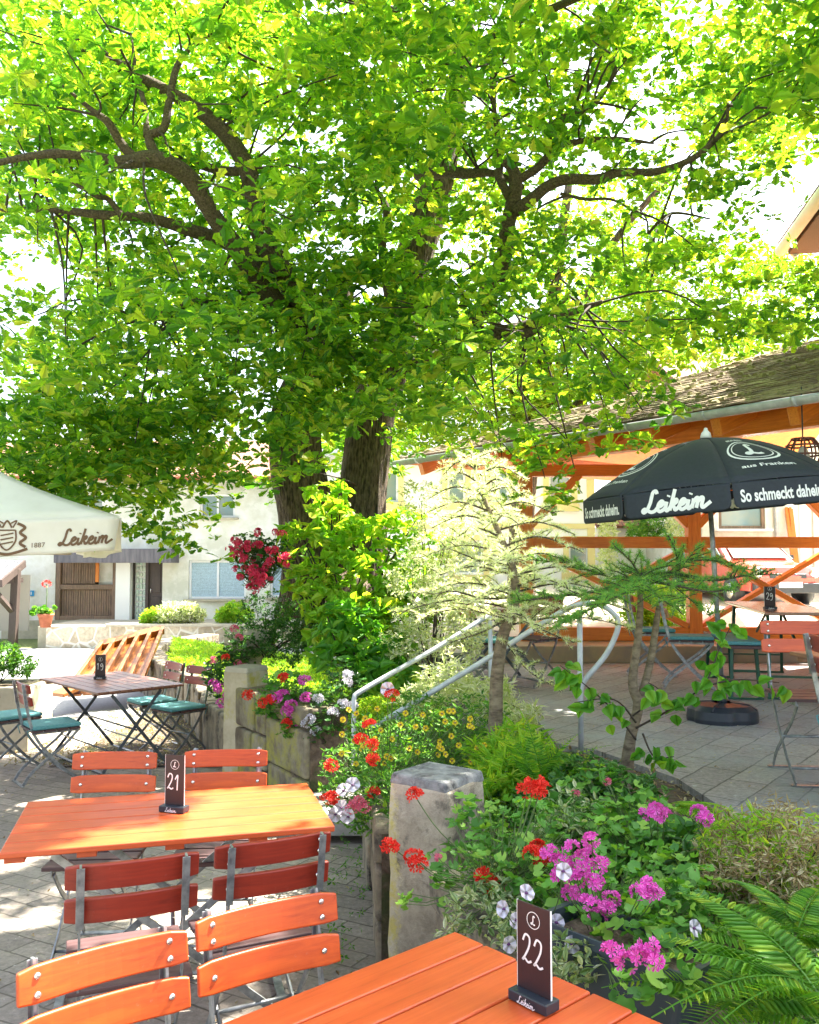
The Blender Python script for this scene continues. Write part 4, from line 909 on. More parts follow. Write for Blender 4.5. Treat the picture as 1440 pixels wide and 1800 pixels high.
# ---- concrete trough, left
tg = thingw('concrete_trough', 'weathered concrete flower trough at the left edge', 'planter', (-4.35, 9.3, gz(9.3)))
a = gnd(-60, 1290, gz(9.2)); b = at(67, 1290, 9.0)
MB().box((-4.55, 9.35, gz(9.3) + .33), (1.35, .62, .66)).build('trough', M['concrete'], tg, bevel=.02)
MB().box((-4.55, 9.35, gz(9.3) + .665), (1.2, .48, .02)).build('soil', M['soil'], tg)
# ---- tilted slatted wooden panel (upturned table) behind table 19
Yb = 12.6; pn = thingw('wooden_rack', 'varnished orange wooden rack tipped over on the paving behind table 19', 'wooden rack', tuple(at(190, 1215, Yb)))
p0 = at(118, 1222, 11.8); p1 = at(245, 1212, 12.3); p2 = at(285, 1112, 14.0); p3 = at(178, 1140, 13.4)
nrm = (p1 - p0).cross(p3 - p0).normalized(); mb = MB(); sl_ = MB()
if nrm.y > 0: nrm = -nrm
for k in range(5):
    s0, s1 = k / 5 + .01, (k + 1) / 5 - .01
    A_, B_, C_, D_ = p0.lerp(p1, s0), p0.lerp(p1, s1), p3.lerp(p2, s1), p3.lerp(p2, s0)
    mb.add([A_, B_, C_, D_, A_ - nrm * .03, B_ - nrm * .03, C_ - nrm * .03, D_ - nrm * .03], [(0, 1, 2, 3), (7, 6, 5, 4), (0, 4, 5, 1), (1, 5, 6, 2), (2, 6, 7, 3), (3, 7, 4, 0)])
M['rack'] = wood('varnished_brown_wood', (.40, .15, .025), (.26, .085, .015), .4, .1); mb.build('board', M['rack'], pn)
for k in range(6):
    A_, D_ = p0.lerp(p1, k / 5), p3.lerp(p2, k / 5); sl_.beam(A_ + nrm * .06, D_ + nrm * .06, .05, .12, nrm)
sl_.beam(p3 + nrm * .05, p2 + nrm * .05, .16, .1, nrm); sl_.build('rail', M['rack'], pn, bevel=.008)
pts_ = [at(104, 1213, 11.6), at(150, 1215, 11.5), at(180, 1205, 12.2), at(140, 1200, 12.2)]
MB().beam(at(98, 1222, 11.6), at(150, 1200, 12.0), .3, .05).build('foot_board', M['rack'], pn, bevel=.01)
# ---- far car
def car(loc, r, label):
    t = thing('parked_car', label, 'car', loc, r)
    prof = [(-2.0, .32), (-2.02, .62), (-1.9, .82), (-1.0, .95), (-.45, 1.32), (.9, 1.38), (1.6, 1.05), (1.95, .95), (2.0, .4)]  # y forward = -, z
    n = 8; vs = []; N = len(prof)
    outer = [(y, z) for y, z in prof]
    for k in range(9):
        u_ = -1 + k / 4
        for y, z in outer:
            nar = .82 * (1 - .16 * max(0, z - .85) / .5); vs.append((u_ * nar * (1 - .03 * u_ * u_), y + (.12 * u_ * u_ if y < -1 else -.06 * u_ * u_ if y > 1.5 else 0), z - .05 * u_ ** 4 * (z > .8)))
    fs = [(k * N + i, (k + 1) * N + i, (k + 1) * N + i + 1, k * N + i + 1) for k in range(8) for i in range(N - 1)]
    fs += [tuple(range(N)), tuple(8 * N + i for i in range(N))[::-1], tuple(k * N for k in range(9)), ]
    body = MB().add(vs, fs, False).build('body', mk('red_car_paint', (.5, .07, .045), (.48, .06, .04), 3, .25, coat=.8), t, bevel=.03, seg=3)
    MB().add([(-.62, -.99, .99), (.62, -.99, .99), (.55, -.5, 1.3), (-.55, -.5, 1.3)], [(0, 1, 2, 3)]).build('windscreen', M['glass'], t, solid=.02)
    for s in (-1, 1):
        MB().add([(s * .80, -.85, .97), (s * .80, 1.3, 1.0), (s * .74, .85, 1.3), (s * .74, -.4, 1.27)], [(0, 1, 2, 3)]).build('side_window', M['glass'], t, solid=.02)
        hl = MB().lathe([(.11, 0), (.1, .03), (.03, .05)], 14); 
        for j in range(len(hl.v)): x, y, z = hl.v[j]; hl.v[j] = (x + s * .6, -1.93 - z + .0, y + .68)
        hl.build('headlight', M['bolt'], t)
        MB().box((s * .88, -.62, 1.0), (.14, .1, .11)).build('mirror', M['black'], t, bevel=.02)
        for yy in (-1.25, 1.25):
            wh = MB().lathe([(.12, -.09), (.29, -.09), (.31, 0), (.29, .09), (.12, .09)], 22)
            for j in range(len(wh.v)): x, y, z = wh.v[j]; wh.v[j] = (z + s * .76, y + yy, x + .31)
            wo = wh.build('wheel', M['black'], t); hb_ = MB().lathe([(.17, 0), (.15, .02), (.02, .03)], 14)
            for j in range(len(hb_.v)): x, y, z = hb_.v[j]; hb_.v[j] = (s * (.85 + z * 1), y + yy, x + .31)
            hb_.build('rim', M['bolt'], wo)
    MB().box((0, -2.0, .38), (1.5, .12, .2)).box((0, -1.98, .62), (.8, .05, .1)).build('bumper', M['black'], t, bevel=.02)
    MB().box((0, -2.07, .45), (.5, .02, .11)).build('number_plate', M['white'], t)
    return t
Yc = 17.5; car((X(1362, Yc), Yc + 2, yard_z(0, Yc) + .0), rad(8), 'red car parked head-on beyond the pavilion rail')
# ============================================================ vegetation
from mathutils import noise as mno
M['oak'] = leafmat('oak_leaves', [(0, (.05, .17, .028)), (.3, (.12, .29, .036)), (.6, (.22, .42, .038)), (.88, (.35, .5, .05)), (1, (.5, .52, .1))], .58, .45)
M['maple'] = leafmat('backlit_leaves', [(0, (.10, .24, .02)), (.6, (.18, .33, .025)), (1, (.28, .37, .04))], .55, .5)
M['cornus'] = leafmat('yellow_green_leaves', [(0, (.16, .38, .03)), (.6, (.28, .5, .045)), (1, (.5, .58, .08))], .5, .4)
M['cornus2'] = leafmat('fresh_green_leaves', [(0, (.06, .22, .03)), (.6, (.12, .34, .04)), (1, (.24, .44, .05))], .5, .4)
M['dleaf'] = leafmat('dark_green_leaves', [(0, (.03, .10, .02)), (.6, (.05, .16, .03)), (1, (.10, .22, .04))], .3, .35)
M['gleaf'] = leafmat('geranium_leaves', [(0, (.05, .17, .025)), (.6, (.11, .3, .04)), (1, (.24, .42, .06))], .3, .5)
M['larch'] = leafmat('larch_needles', [(0, (.07, .24, .05)), (.6, (.13, .34, .06)), (1, (.3, .42, .06))], .35, .5)
M['larchy'] = leafmat('sunlit_toned_needles', [(0, (.46, .58, .14)), (.5, (.76, .82, .42)), (1, (.88, .88, .76))], .5, .5, tcol=(1.1, 1.1, .95))  # glare of full sun put into the colour, paled almost to white
M['fern'] = leafmat('fern_fronds', [(0, (.06, .2, .02)), (.6, (.13, .32, .025)), (1, (.34, .48, .04))], .4, .45)
M['varieg'] = leafmat('variegated_leaves', [(0, (.10, .2, .06)), (.5, (.3, .4, .2)), (1, (.6, .62, .42))], .3, .5)
M['dry'] = leafmat('dry_leaves', [(0, (.22, .14, .07)), (.5, (.4, .32, .17)), (1, (.6, .55, .36))], .2, .8)
def petal(name, a, b): return leafmat(name, [(0, a), (1, b)], .25, .55, tcol=(1.1, 1, 1))
M['red'] = petal('red_petals', (.82, .02, .012), (.9, .06, .03)); M['mag'] = petal('magenta_petals', (.86, .08, .58), (.92, .2, .7)); M['pink'] = petal('pink_petals', (.75, .22, .32), (.8, .1, .2))
M['crim'] = petal('crimson_petals', (.85, .03, .12), (.9, .1, .2)); M['whitep'] = petal('white_petals', (.78, .75, .86), (.8, .78, .86)); M['yel'] = petal('yellow_petals', (.8, .6, .02), (.85, .7, .05)); M['eye'] = mk('dark_flower_eye', (.12, .03, .14))
A3 = lambda L: np.array([tuple(v) for v in L], float)
SUNV = np.array(tuple(_d))
def bark_tube(mb, P, R, seg=16, n=6, ridge=.05, seed=0):
    n = 18 if seg > 40 else n; Q = smooth_path(P, n); rr_ = np.interp(np.linspace(0, 1, len(Q)), np.linspace(0, 1, len(R)), R); b = len(mb.v); mb.tube(Q, list(rr_), seg)
    for i in range(len(Q)):
        for k in range(seg):
            j = b + i * seg + k; v = Vector(mb.v[j]); c = Q[i]; d = v - c
            if seg > 40:
                an = 2 * math.pi * k / seg; q_ = mno.noise(Vector((math.cos(an) * 5, math.sin(an) * 5, v.z * 1.3 + seed))); f = 1 + .10 * (abs(q_) - .2) + .035 * mno.noise(Vector((math.cos(an) * 14, math.sin(an) * 14, v.z * 4))) + .12 * mno.noise(Vector((v.x * 1.6, v.y * 1.6, v.z * .7 + seed)))
            else: f = 1 + ridge * math.sin(k * 2.4 + seed) + ridge * 2.2 * mno.noise(Vector((v.x * 2.2, v.y * 2.2, v.z * 1.1)) + Vector((seed, 0, 0)))
            mb.v[j] = tuple(c + d * f)
    return Q
# ---------------- the oak
oak = thingw('oak_tree', 'huge old oak with two forked trunks filling the upper picture', 'tree', (-.9, 9.3, .3))
tk = MB(); LIMB = []
lk = MB()
def limb(pts, r, seg=12, ridge=.04, parent_mb=tk):
    if len(LIMB) > 2: r = [q * .8 for q in r]; parent_mb = lk; seg = 16; ridge = .06
    P = [at(*p) for p in pts]; Q = bark_tube(parent_mb, P, r, seg, 6, ridge, len(LIMB) * 1.7); LIMB.append(([(p[0], p[1]) for p in pts], [p[2] for p in pts], Q, r)); return Q
def ctr_(px, py, Y): return (px, py, Y)
limb([(556, 1085, 9.3), (556, 1000, 9.3), (540, 900, 9.25), (522, 800, 9.2), (526, 720, 9.1), (560, 640, 9.0), (585, 560, 8.9), (600, 480, 8.8)], [.44, .36, .30, .27, .26, .23, .17, .1], 96, .035)
limb([(640, 1085, 9.5), (640, 1000, 9.5), (635, 900, 9.5), (643, 800, 9.5), (655, 720, 9.5), (690, 620, 9.5), (715, 500, 9.6), (745, 400, 9.7), (775, 300, 9.8), (800, 180, 9.9), (820, 40, 10), (830, -160, 10)], [.36, .28, .26, .25, .24, .22, .2, .2, .17, .13, .1, .05], 96, .035)
limb([(600, 1110, 9.1), (600, 1020, 9.35), (598, 950, 9.5), (596, 880, 9.6)], [.42, .3, .22, .12], 80, .04)
limb([(585, 640, 8.95), (520, 520, 8.4), (455, 400, 7.9), (445, 330, 7.7), (415, 260, 7.6), (370, 210, 7.5), (315, 172, 7.4), (240, 130, 7.2), (180, 90, 7.1)], [.17, .14, .115, .105, .09, .08, .065, .04, .02])
limb([(560, 650, 8.9), (470, 510, 8.2), (385, 395, 7.6), (335, 315, 7.3), (275, 280, 7.1), (210, 285, 7.0), (130, 270, 6.8), (50, 275, 6.7), (-60, 300, 6.6)], [.15, .12, .10, .095, .085, .06, .045, .035, .02])
limb([(245, 285, 7.05), (215, 255, 7.0), (190, 215, 6.9), (165, 196, 6.9), (110, 150, 6.8)], [.05, .045, .04, .03, .012]); limb([(275, 275, 7.1), (262, 240, 7.1), (288, 225, 7.1), (297, 180, 7.1), (310, 120, 7.1), (335, 85, 7.1), (372, 60, 7.1)], [.055, .045, .045, .04, .035, .025, .012])
limb([(258, 240, 7.1), (255, 190, 7.2), (243, 140, 7.3), (230, 60, 7.4)], [.035, .03, .025, .01]); limb([(430, 300, 7.7), (390, 300, 7.7), (345, 288, 7.6), (310, 280, 7.6)], [.055, .05, .04, .02])
limb([(590, 560, 8.9), (450, 450, 8.2), (320, 400, 7.8), (250, 382, 7.6), (180, 378, 7.5), (90, 368, 7.4), (0, 370, 7.3)], [.11, .09, .07, .06, .05, .035, .02]); limb([(215, 380, 7.5), (190, 350, 7.5), (170, 345, 7.4), (120, 320, 7.4), (40, 310, 7.3)], [.035, .03, .025, .02, .01])
limb([(570, 560, 8.8), (500, 530, 8.4), (430, 520, 8.2), (350, 528, 8.0), (250, 560, 7.8)], [.09, .07, .055, .04, .02])
limb([(700, 650, 9.4), (780, 625, 8.9), (850, 592, 8.4), (920, 575, 8.0), (985, 555, 7.8), (1060, 530, 7.6)], [.13, .10, .09, .07, .05, .02]); limb([(905, 575, 8.0), (930, 585, 7.9), (960, 560, 7.8), (1000, 520, 7.7)], [.04, .05, .04, .015])
limb([(790, 620, 8.9), (850, 540, 8.5), (885, 455, 8.2), (892, 400, 8.1), (905, 340, 8.0), (903, 300, 8.0), (875, 275, 8.0)], [.11, .10, .095, .09, .085, .065, .04]); limb([(895, 345, 8.0), (878, 310, 8.05), (880, 275, 8.1), (870, 200, 8.1), (860, 100, 8.2)], [.06, .05, .045, .03, .012])
limb([(905, 372, 8.0), (935, 350, 7.9), (965, 326, 7.8), (1000, 315, 7.7), (1050, 315, 7.6), (1090, 303, 7.5), (1150, 302, 7.4), (1205, 285, 7.3), (1245, 258, 7.2), (1275, 222, 7.1), (1280, 180, 7.0)], [.07, .065, .06, .055, .055, .045, .04, .033, .028, .02, .01])
limb([(905, 320, 8.0), (945, 295, 7.9), (975, 265, 7.8), (1020, 248, 7.7), (1090, 245, 7.6), (1150, 252, 7.5)], [.05, .05, .045, .035, .03, .01]); limb([(962, 225, 7.8), (1000, 205, 7.7), (1040, 185, 7.6), (1070, 150, 7.5)], [.05, .05, .04, .02]); limb([(975, 265, 7.8), (962, 240, 7.8), (975, 222, 7.8)], [.04, .045, .045])
limb([(735, 308, 9.0), (780, 302, 8.7), (820, 305, 8.5), (870, 305, 8.3), (920, 330, 8.2)], [.08, .075, .06, .04, .03]); limb([(985, 340, 7.8), (1030, 350, 7.8), (1080, 352, 7.7), (1140, 390, 7.7)], [.02, .02, .015, .008])
limb([(1140, 410, 9), (1180, 375, 9), (1250, 385, 9)], [.02, .02, .01]); limb([(690, 560, 9.5), (672, 440, 9.2), (680, 370, 9.0), (660, 330, 9)], [.07, .06, .05, .02]); limb([(820, 90, 9.8), (960, 20, 9), (1100, -40, 8.4)], [.08, .06, .03]); limb([(700, 20, 9), (640, 10, 9), (560, -40, 8.5)], [.06, .05, .03]); limb([(700, 30, 9.2), (760, 180, 9.6)], [.05, .06])
tk.build('trunk', M['bark'], oak); lk.build('limbs', M['barkl'], oak)
GRID = ["999799889999998863", "899787878999999987", "998864267899999988", "876654367887676650", "776555567755554200", "323756777564575310", "047877777778887422", "688888788899962111", "999999998765431000", "999999997644310000", "899999873114100000", "001356500120000000"]
DEN = {i: r for i, r in enumerate(GRID)}
def polydist(px, py, pts):
    best = (1e9, 0)
    for i in range(len(pts) - 1):
        ax, ay = pts[i]; bx_, by = pts[i + 1]; dx, dy = bx_ - ax, by - ay; t_ = max(0, min(1, ((px - ax) * dx + (py - ay) * dy) / (dx * dx + dy * dy + 1e-6)))
        d = math.hypot(px - ax - t_ * dx, py - ay - t_ * dy)
        if d < best[0]: best = (d, i + t_)
    return best
corr = [(gnd(455, 1430, .75), .19), (gnd(385, 1452, .75), .16), (gnd(520, 1424, .75), .1), (gnd(310, 1470, .75), .11), (gnd(235, 1484, .75), .07), (gnd(440, 1395, .75), .05), (gnd(80, 1712, .8), .19), (gnd(185, 1700, .8), .17), (gnd(60, 1600, 0), .07), (gnd(20, 1500, 0), .1), (gnd(430, 1640, 0), .08), (gnd(330, 1560, 0), .08), (gnd(110, 1540, 0), .04), (at(800, 930, 5.3), .42), (at(850, 840, 5.2), .25), (at(740, 1080, 6.8), .4), (at(600, 950, 8.0), .38), (at(690, 990, 8.0), .35), (at(640, 1180, 7), .25), (gnd(30, 1400, -.05), .2), (gnd(260, 1360, -.05), .2), (gnd(80, 1300, -.1), .25), (gnd(20, 1250, -.1), .3), (gnd(330, 1280, -.1), .2)]
def in_corr(p):
    for c, r_ in corr:
        d = np.array(p) - np.array(tuple(c)); t_ = d @ SUNV
        if t_ > 0 and np.linalg.norm(d - t_ * SUNV) < r_ + .14: return True
    return False
R_ = random.Random(21); sprays = []
for ri, row in DEN.items():
    for ci, ch in enumerate(row):
        dn = int(ch)
        for k in range(int(dn * 1.28 + R_.random())):
            px_ = ci * 80 + R_.uniform(-25, 105); py_ = ri * 80 + R_.uniform(-25, 105)
            Y_ = R_.choice((R_.uniform(6.0, 8.2), R_.uniform(7.4, 9.4), R_.uniform(8.5, 11.8)))
            if py_ > 700: Y_ = R_.uniform(7.0, 9.2)
            if py_ > 820: Y_ = R_.uniform(7.2, 8.6)
            if 500 < px_ < 700 and 720 < py_ < 900 and R_.random() < .6: Y_ = max(Y_, 10.3)
            if dn < 6: Y_ = max(Y_, 7.2)
            if 440 < py_ < 760 and 380 < px_ < 900 and R_.random() < .5: Y_ = R_.uniform(6.6, 8.3)
            ok = True
            for pts, ys_, Q, r_ in LIMB[3:]:
                d, tt = polydist(px_, py_, pts); yl = ys_[min(int(tt), len(ys_) - 1)]
                if d < 26 and Y_ < yl + .2 and py_ < 560 and R_.random() < .62: Y_ = yl + R_.uniform(.5, 2.5)
            for pts, ys_, Q, r_ in LIMB[:2]:
                d, tt = polydist(px_, py_, pts)
                if d < 45 and Y_ < 9.6 and 270 < py_ < 400 and R_.random() < .5: ok = False
            if (465 < px_ < 715 and py_ > 770 or 380 < px_ < 560 and py_ > 860) and Y_ < 9.9 and R_.random() < .95: ok = False
            if 480 < px_ < 770 and 430 < py_ < 740 and R_.random() < .75: Y_ = R_.uniform(7.2, 8.9)
            p = at(px_, py_, Y_)
            if ok and not (in_corr(p) and R_.random() < .85): sprays.append((p, 1.0, px_))
off = 0
while off < 560:      # unseen leaf sprays added along the sun's rays to shade the tables
    g_ = np.array([R_.uniform(-4.0, 1.6), R_.uniform(1.2, 7.0), .6]); q = g_ + SUNV * R_.uniform(5.0, 10.5)
    pyy = 988 - (q[2] - CZ) * F / q[1]; pxx = 720 + q[0] * F / q[1]
    if pyy > -70 and pxx < 1500: continue
    off += 1
    if not in_corr(q): sprays.append((Vector(q), 1.35, pxx))
off = 0
while off < 150:      # the crown goes on above and to the sides of the picture
    x, y, z = R_.uniform(-6.5, 7), R_.uniform(3.2, 12.5), R_.uniform(5.0, 11.5)
    if ((x - .3) / 7.2) ** 2 + ((y - 8.2) / 5.6) ** 2 + ((z - 5.5) / 6.3) ** 2 > 1: continue
    pyy = 988 - (z - CZ) * F / y; pxx = 720 + x * F / y
    if pyy > -50 and -60 < pxx < 1500: continue
    if pyy > 650: continue
    off += 1
    if in_corr((x, y, z)) : continue
    if x > 3.2 and y > 8.5: continue
    sprays.append((Vector((x, y, z)), 1.35, pxx))
P_, S_, tw_p = [], [], []
for p, sc_, _x in sprays:
    m = R_.randint(6, 10)
    for k in range(m):
        P_.append((p.x + R_.gauss(0, .22) * sc_, p.y + R_.gauss(0, .2) * sc_, p.z + R_.gauss(0, .065) * sc_)); S_.append(.12 * sc_ * R_.choice((.6, .8, .95, 1.05, 1.25)) * R_.uniform(.9, 1.1))
P_ = np.array(P_); S_ = np.array(S_); keep = np.ones(len(P_), bool)
for c_, r_ in corr:      # shafts cut through the crown along the sun's rays to place sun patches
    dd = P_ - np.array(tuple(c_)); t_ = dd @ SUNV; q_ = np.linalg.norm(dd - t_[:, None] * SUNV, axis=1); keep &= ~((t_ > 0) & (q_ < r_ + .12 + .03 * rng.normal(size=len(P_))))
P_ = P_[keep]; S_ = S_[keep]; print('oak clusters', len(P_)); idx = rng.integers(0, 5, len(P_)); V_all = []; F_all = []; base = 0
for k in range(5):
    T = rosette(OAK, 7, 1.0, 40 + k); m = idx == k; n_ = m.sum()
    fr = rnd_frames(n_, 1.0, .74, 0) * S_[m][:, None, None]
    V = (np.einsum('nij,kj->nki', fr, T[0]) + P_[m][:, None, :]).reshape(-1, 3); o_ = base + np.arange(n_) * len(T[0])
    for f in T[1]: F_all.append((f[None] + o_[:, None, None]).reshape(-1, f.shape[1]))
    V_all.append(V); base += len(V)
crown = npmesh('crown', np.concatenate(V_all), F_all, M['oak'], oak)
tg_ = MB(); LP = [(q, r_) for _, _, Q, r_ in LIMB[1:] for q in Q]; LPa = A3([q for q, _ in LP])
for p, sc_, _x in sprays:
    if R_.random() > .4: continue
    d = np.linalg.norm(LPa - np.array(tuple(p)), axis=1); j = int(np.argsort(d)[R_.randint(0, 16)]); a = LP[j][0]
    if d[j] > 1.3 or d[j] < .15: continue
    mid = a.lerp(p, .5) + Vector((R_.gauss(0, .1), R_.gauss(0, .1), R_.gauss(.05, .08))) * min(1, d[j])
    tg_.tube(smooth_path([a, mid, p, p + (p - mid).normalized() * .15], 3), [.014, .012, .011, .009, .008, .007, .006, .005, .004, .003][:10], 5, False)
tg_.build('twigs', M['twig'], oak)
# ---------------- a lighter tree beyond
bt_ = thingw('maple_tree', 'pale yellow-green backlit tree standing beyond the oak and the pavilion roof', 'tree', (2.1, 16.5, .6))
mt = MB(); bark_tube(mt, [(2.1, 16.5, .5), (2.15, 16.5, 3), (2.6, 16.3, 6), (3.0, 16, 9)], [.28, .22, .15, .06], 14); 
for e_ in [(2, 15.5, 6), (6, 15.8, 6.5), (7, 16, 5.5), (1, 16, 7.5), (5, 15.5, 9)]: bark_tube(mt, [(2.2, 16.4, 3.6), ((2.2 + e_[0]) / 2, 16.2, 3.6 + (e_[2] - 3.6) * .7), e_], [.12, .08, .03], 8)
mt.build('trunk', M['bark'], bt_); P_ = []
for (x0_, x1_, y0_, y1_, cnt) in ((560, 1120, 590, 800, 300), (1080, 1300, 430, 640, 60), (1290, 1440, 450, 620, 60), (1200, 1440, 40, 260, 60), (640, 1150, 330, 620, 110)):
    for k in range(cnt):
        p = at(R_.uniform(x0_, x1_), R_.uniform(y0_, y1_), R_.uniform(14.5, 18))
        for j in range(9): P_.append((p.x + R_.gauss(0, .3), p.y + R_.gauss(0, .3), p.z + R_.gauss(0, .16)))
P_ = np.array(P_); scatter('crown', rosette(OVAL, 6, 1, 3), P_, rnd_frames(len(P_), .15, .5), M['maple'], bt_)
# ---------------- shrubs
def blob_points(blobs, n, flat=.75):
    w_ = np.array([b[1] ** 2 for b in blobs]); w_ = w_ / w_.sum(); k = rng.choice(len(blobs), n, p=w_); C_ = A3([b[0] for b in blobs])[k]; r_ = np.array([b[1] for b in blobs])[k]
    d = unit(rng.normal(size=(n, 3))); return C_ + d * (r_ * rng.uniform(.35, 1, n) ** .6)[:, None] * np.array([1, 1, flat])
def shrub(name, label, cat, base, blobs, n, tmpl, size, mat, up=.6, stem=True, group=None, stem_mat=None, flat=.75, leafn=4, sr=.007, spread=1.0):
    base = Vector(base); t = thingw(name, label, cat, tuple(base), group); P = blob_points(blobs, n, flat); Ts = [rosette(tmpl, leafn, spread, s_) for s_ in (1, 2)] if leafn > 1 else [tmpl]
    scatter('foliage', Ts[0], P, rnd_frames(n, size, up), mat, t)
    if stem:
        mb = MB()
        for b in blobs:
            for k in range(2):
                p = Vector(b[0]) + Vector((R_.gauss(0, .3), R_.gauss(0, .3), R_.gauss(0, .3))) * b[1]; m = base.lerp(p, .5) + Vector((R_.gauss(0, .05), R_.gauss(0, .05), .04))
                mb.tube(smooth_path([base + Vector((R_.gauss(0, .03), R_.gauss(0, .03), -.03)), m, p], 4), [sr * q for q in (1, 1, .95, .9, .8, .75, .65, .55, .4)], 5, False)
        mb.build('stems', stem_mat or M['twig'], t)
    return t
def B(px_, py_, Y_, r_): return (tuple(at(px_, py_, Y_)), r_)
shrub('dogwood_shrub', 'yellow-green broad leaved shrub climbing in front of the oak trunk', 'shrub', at(600, 1160, 8.1), [B(560, 880, 8.2, .2), B(590, 925, 8.1, .3), B(545, 975, 8.0, .32), B(520, 940, 8.1, .16), B(600, 870, 8.3, .12), B(740, 1060, 7.9, .26), B(660, 1120, 7.8, .25), B(580, 1110, 7.8, .2), B(640, 940, 8.2, .25), B(520, 1030, 7.9, .16), B(600, 1000, 8.0, .3), B(680, 985, 8.1, .3), B(560, 1060, 7.9, .25), B(640, 1060, 7.9, .3), B(720, 1020, 8.1, .3), B(710, 920, 8.2, .25), B(700, 1090, 7.9, .28), B(755, 970, 8.2, .25)], 620, HEART, .10, M['cornus'], .5, leafn=4, sr=.012)
shrub('lilac_shrub', 'darker heart leaved shrub low at the foot of the oak, above the white geraniums', 'shrub', at(620, 1200, 7.4), [B(590, 1090, 7.5, .2), B(610, 1130, 7.4, .22), B(650, 1160, 7.3, .22), B(580, 1150, 7.4, .18), B(690, 1150, 7.4, .2), B(640, 1100, 7.5, .2), B(700, 1190, 7.2, .15), B(650, 1190, 7.1, .16)], 210, HEART, .115, M['cornus2'], .6, leafn=3, sr=.01)
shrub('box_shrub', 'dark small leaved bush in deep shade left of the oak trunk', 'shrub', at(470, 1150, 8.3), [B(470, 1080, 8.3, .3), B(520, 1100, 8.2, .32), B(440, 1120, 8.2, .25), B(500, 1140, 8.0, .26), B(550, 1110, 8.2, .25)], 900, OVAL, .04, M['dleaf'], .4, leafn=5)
shrub('spirea_shrub', 'pale cream and green bush coloured as if blown out by sunlight between oak and larch', 'shrub', at(760, 1190, 7.4), [B(740, 880, 7.6, .25), B(770, 950, 7.5, .32), B(730, 1010, 7.5, .3), B(790, 1030, 7.4, .32), B(820, 940, 7.6, .28), B(760, 1090, 7.3, .32), B(830, 1100, 7.3, .28), B(720, 1130, 7.2, .24), B(800, 1150, 7.1, .26)], 1500, OVAL, .042, M['larchy'], .5, leafn=5)
# ---------------- larches
def tuft():
    r = np.random.default_rng(3); vs = []; fs = []
    for k in range(18):
        d = unit(r.normal(size=3) + np.array([0, 0, .35])); x = unit(np.cross(d, r.normal(size=3))) * .05; b = len(vs); vs += [-x, x, d + x * .2, ]; fs.append((b, b + 1, b + 2))
    return np.array(vs), [np.array(fs)]
TUFT = tuft()
def larch(label, stems, branches, mat, n_side, side_len, tsize, group, droop=.1, extra=None):
    s0 = stems[0][0][0]; b = at(*s0); t = thingw('larch_tree', label, 'larch', tuple(b), group); tm = MB()
    for s_, r_ in stems: bark_tube(tm, [at(*p) for p in s_], r_, 12, 5, .05, 2)
    tm.build('trunk', M['bark2'], t); bm_ = MB(); pts = []
    allb = [([at(*p) for p in br], rr0) for br, rr0 in branches] + (extra or [])
    for P, r0 in allb:
        Q = smooth_path(P, 7); n_ = len(Q); bm_.tube(Q, [r0 * (1 - .75 * i / n_) for i in range(n_)], 6, False)
        L_ = sum((Q[i + 1] - Q[i]).length for i in range(n_ - 1)); m = int(L_ * n_side)
        for k in range(m):
            u_ = (k + R_.random()) / m; i = min(int(u_ * (n_ - 1)), n_ - 2); p = Q[i].lerp(Q[i + 1], u_ * (n_ - 1) - i); d = (Q[i + 1] - Q[i]).normalized()
            sd = (d.cross(Vector((0, 0, 1)))).normalized() * R_.choice((-1, 1)); ln = side_len * R_.uniform(.4, 1) * (1.1 - .6 * u_)
            dirv = (sd * R_.uniform(.5, 1) + d * R_.uniform(.2, .8) + Vector((0, 0, R_.uniform(-.35, .7)))).normalized(); e1 = p + dirv * ln * .5; e2 = p + dirv * ln + Vector((0, 0, -droop * ln))
            bm_.tube([p, e1, e2], [.0035, .0028, .0015], 4, False)
            q_ = max(3, int(ln / .02))
            for j in range(q_):
                f = (j + .6) / q_; c = p.lerp(e1, f * 2) if f < .5 else e1.lerp(e2, f * 2 - 1); pts.append((c.x + R_.gauss(0, .004), c.y + R_.gauss(0, .004), c.z + .004))
        for j in range(int(L_ / .025)):
            u_ = j / (L_ / .025); i = min(int(u_ * (n_ - 1)), n_ - 2); c = Q[i].lerp(Q[i + 1], u_ * (n_ - 1) - i)
            if u_ > .15: pts.append((c.x, c.y, c.z + .008))
    bm_.build('branches', M['twig'], t); pts = np.array(pts); print('tufts', len(pts)); scatter('needles', TUFT, pts, rnd_frames(len(pts), tsize, .8), mat, t); return t
LG = 'small larches in the bed'
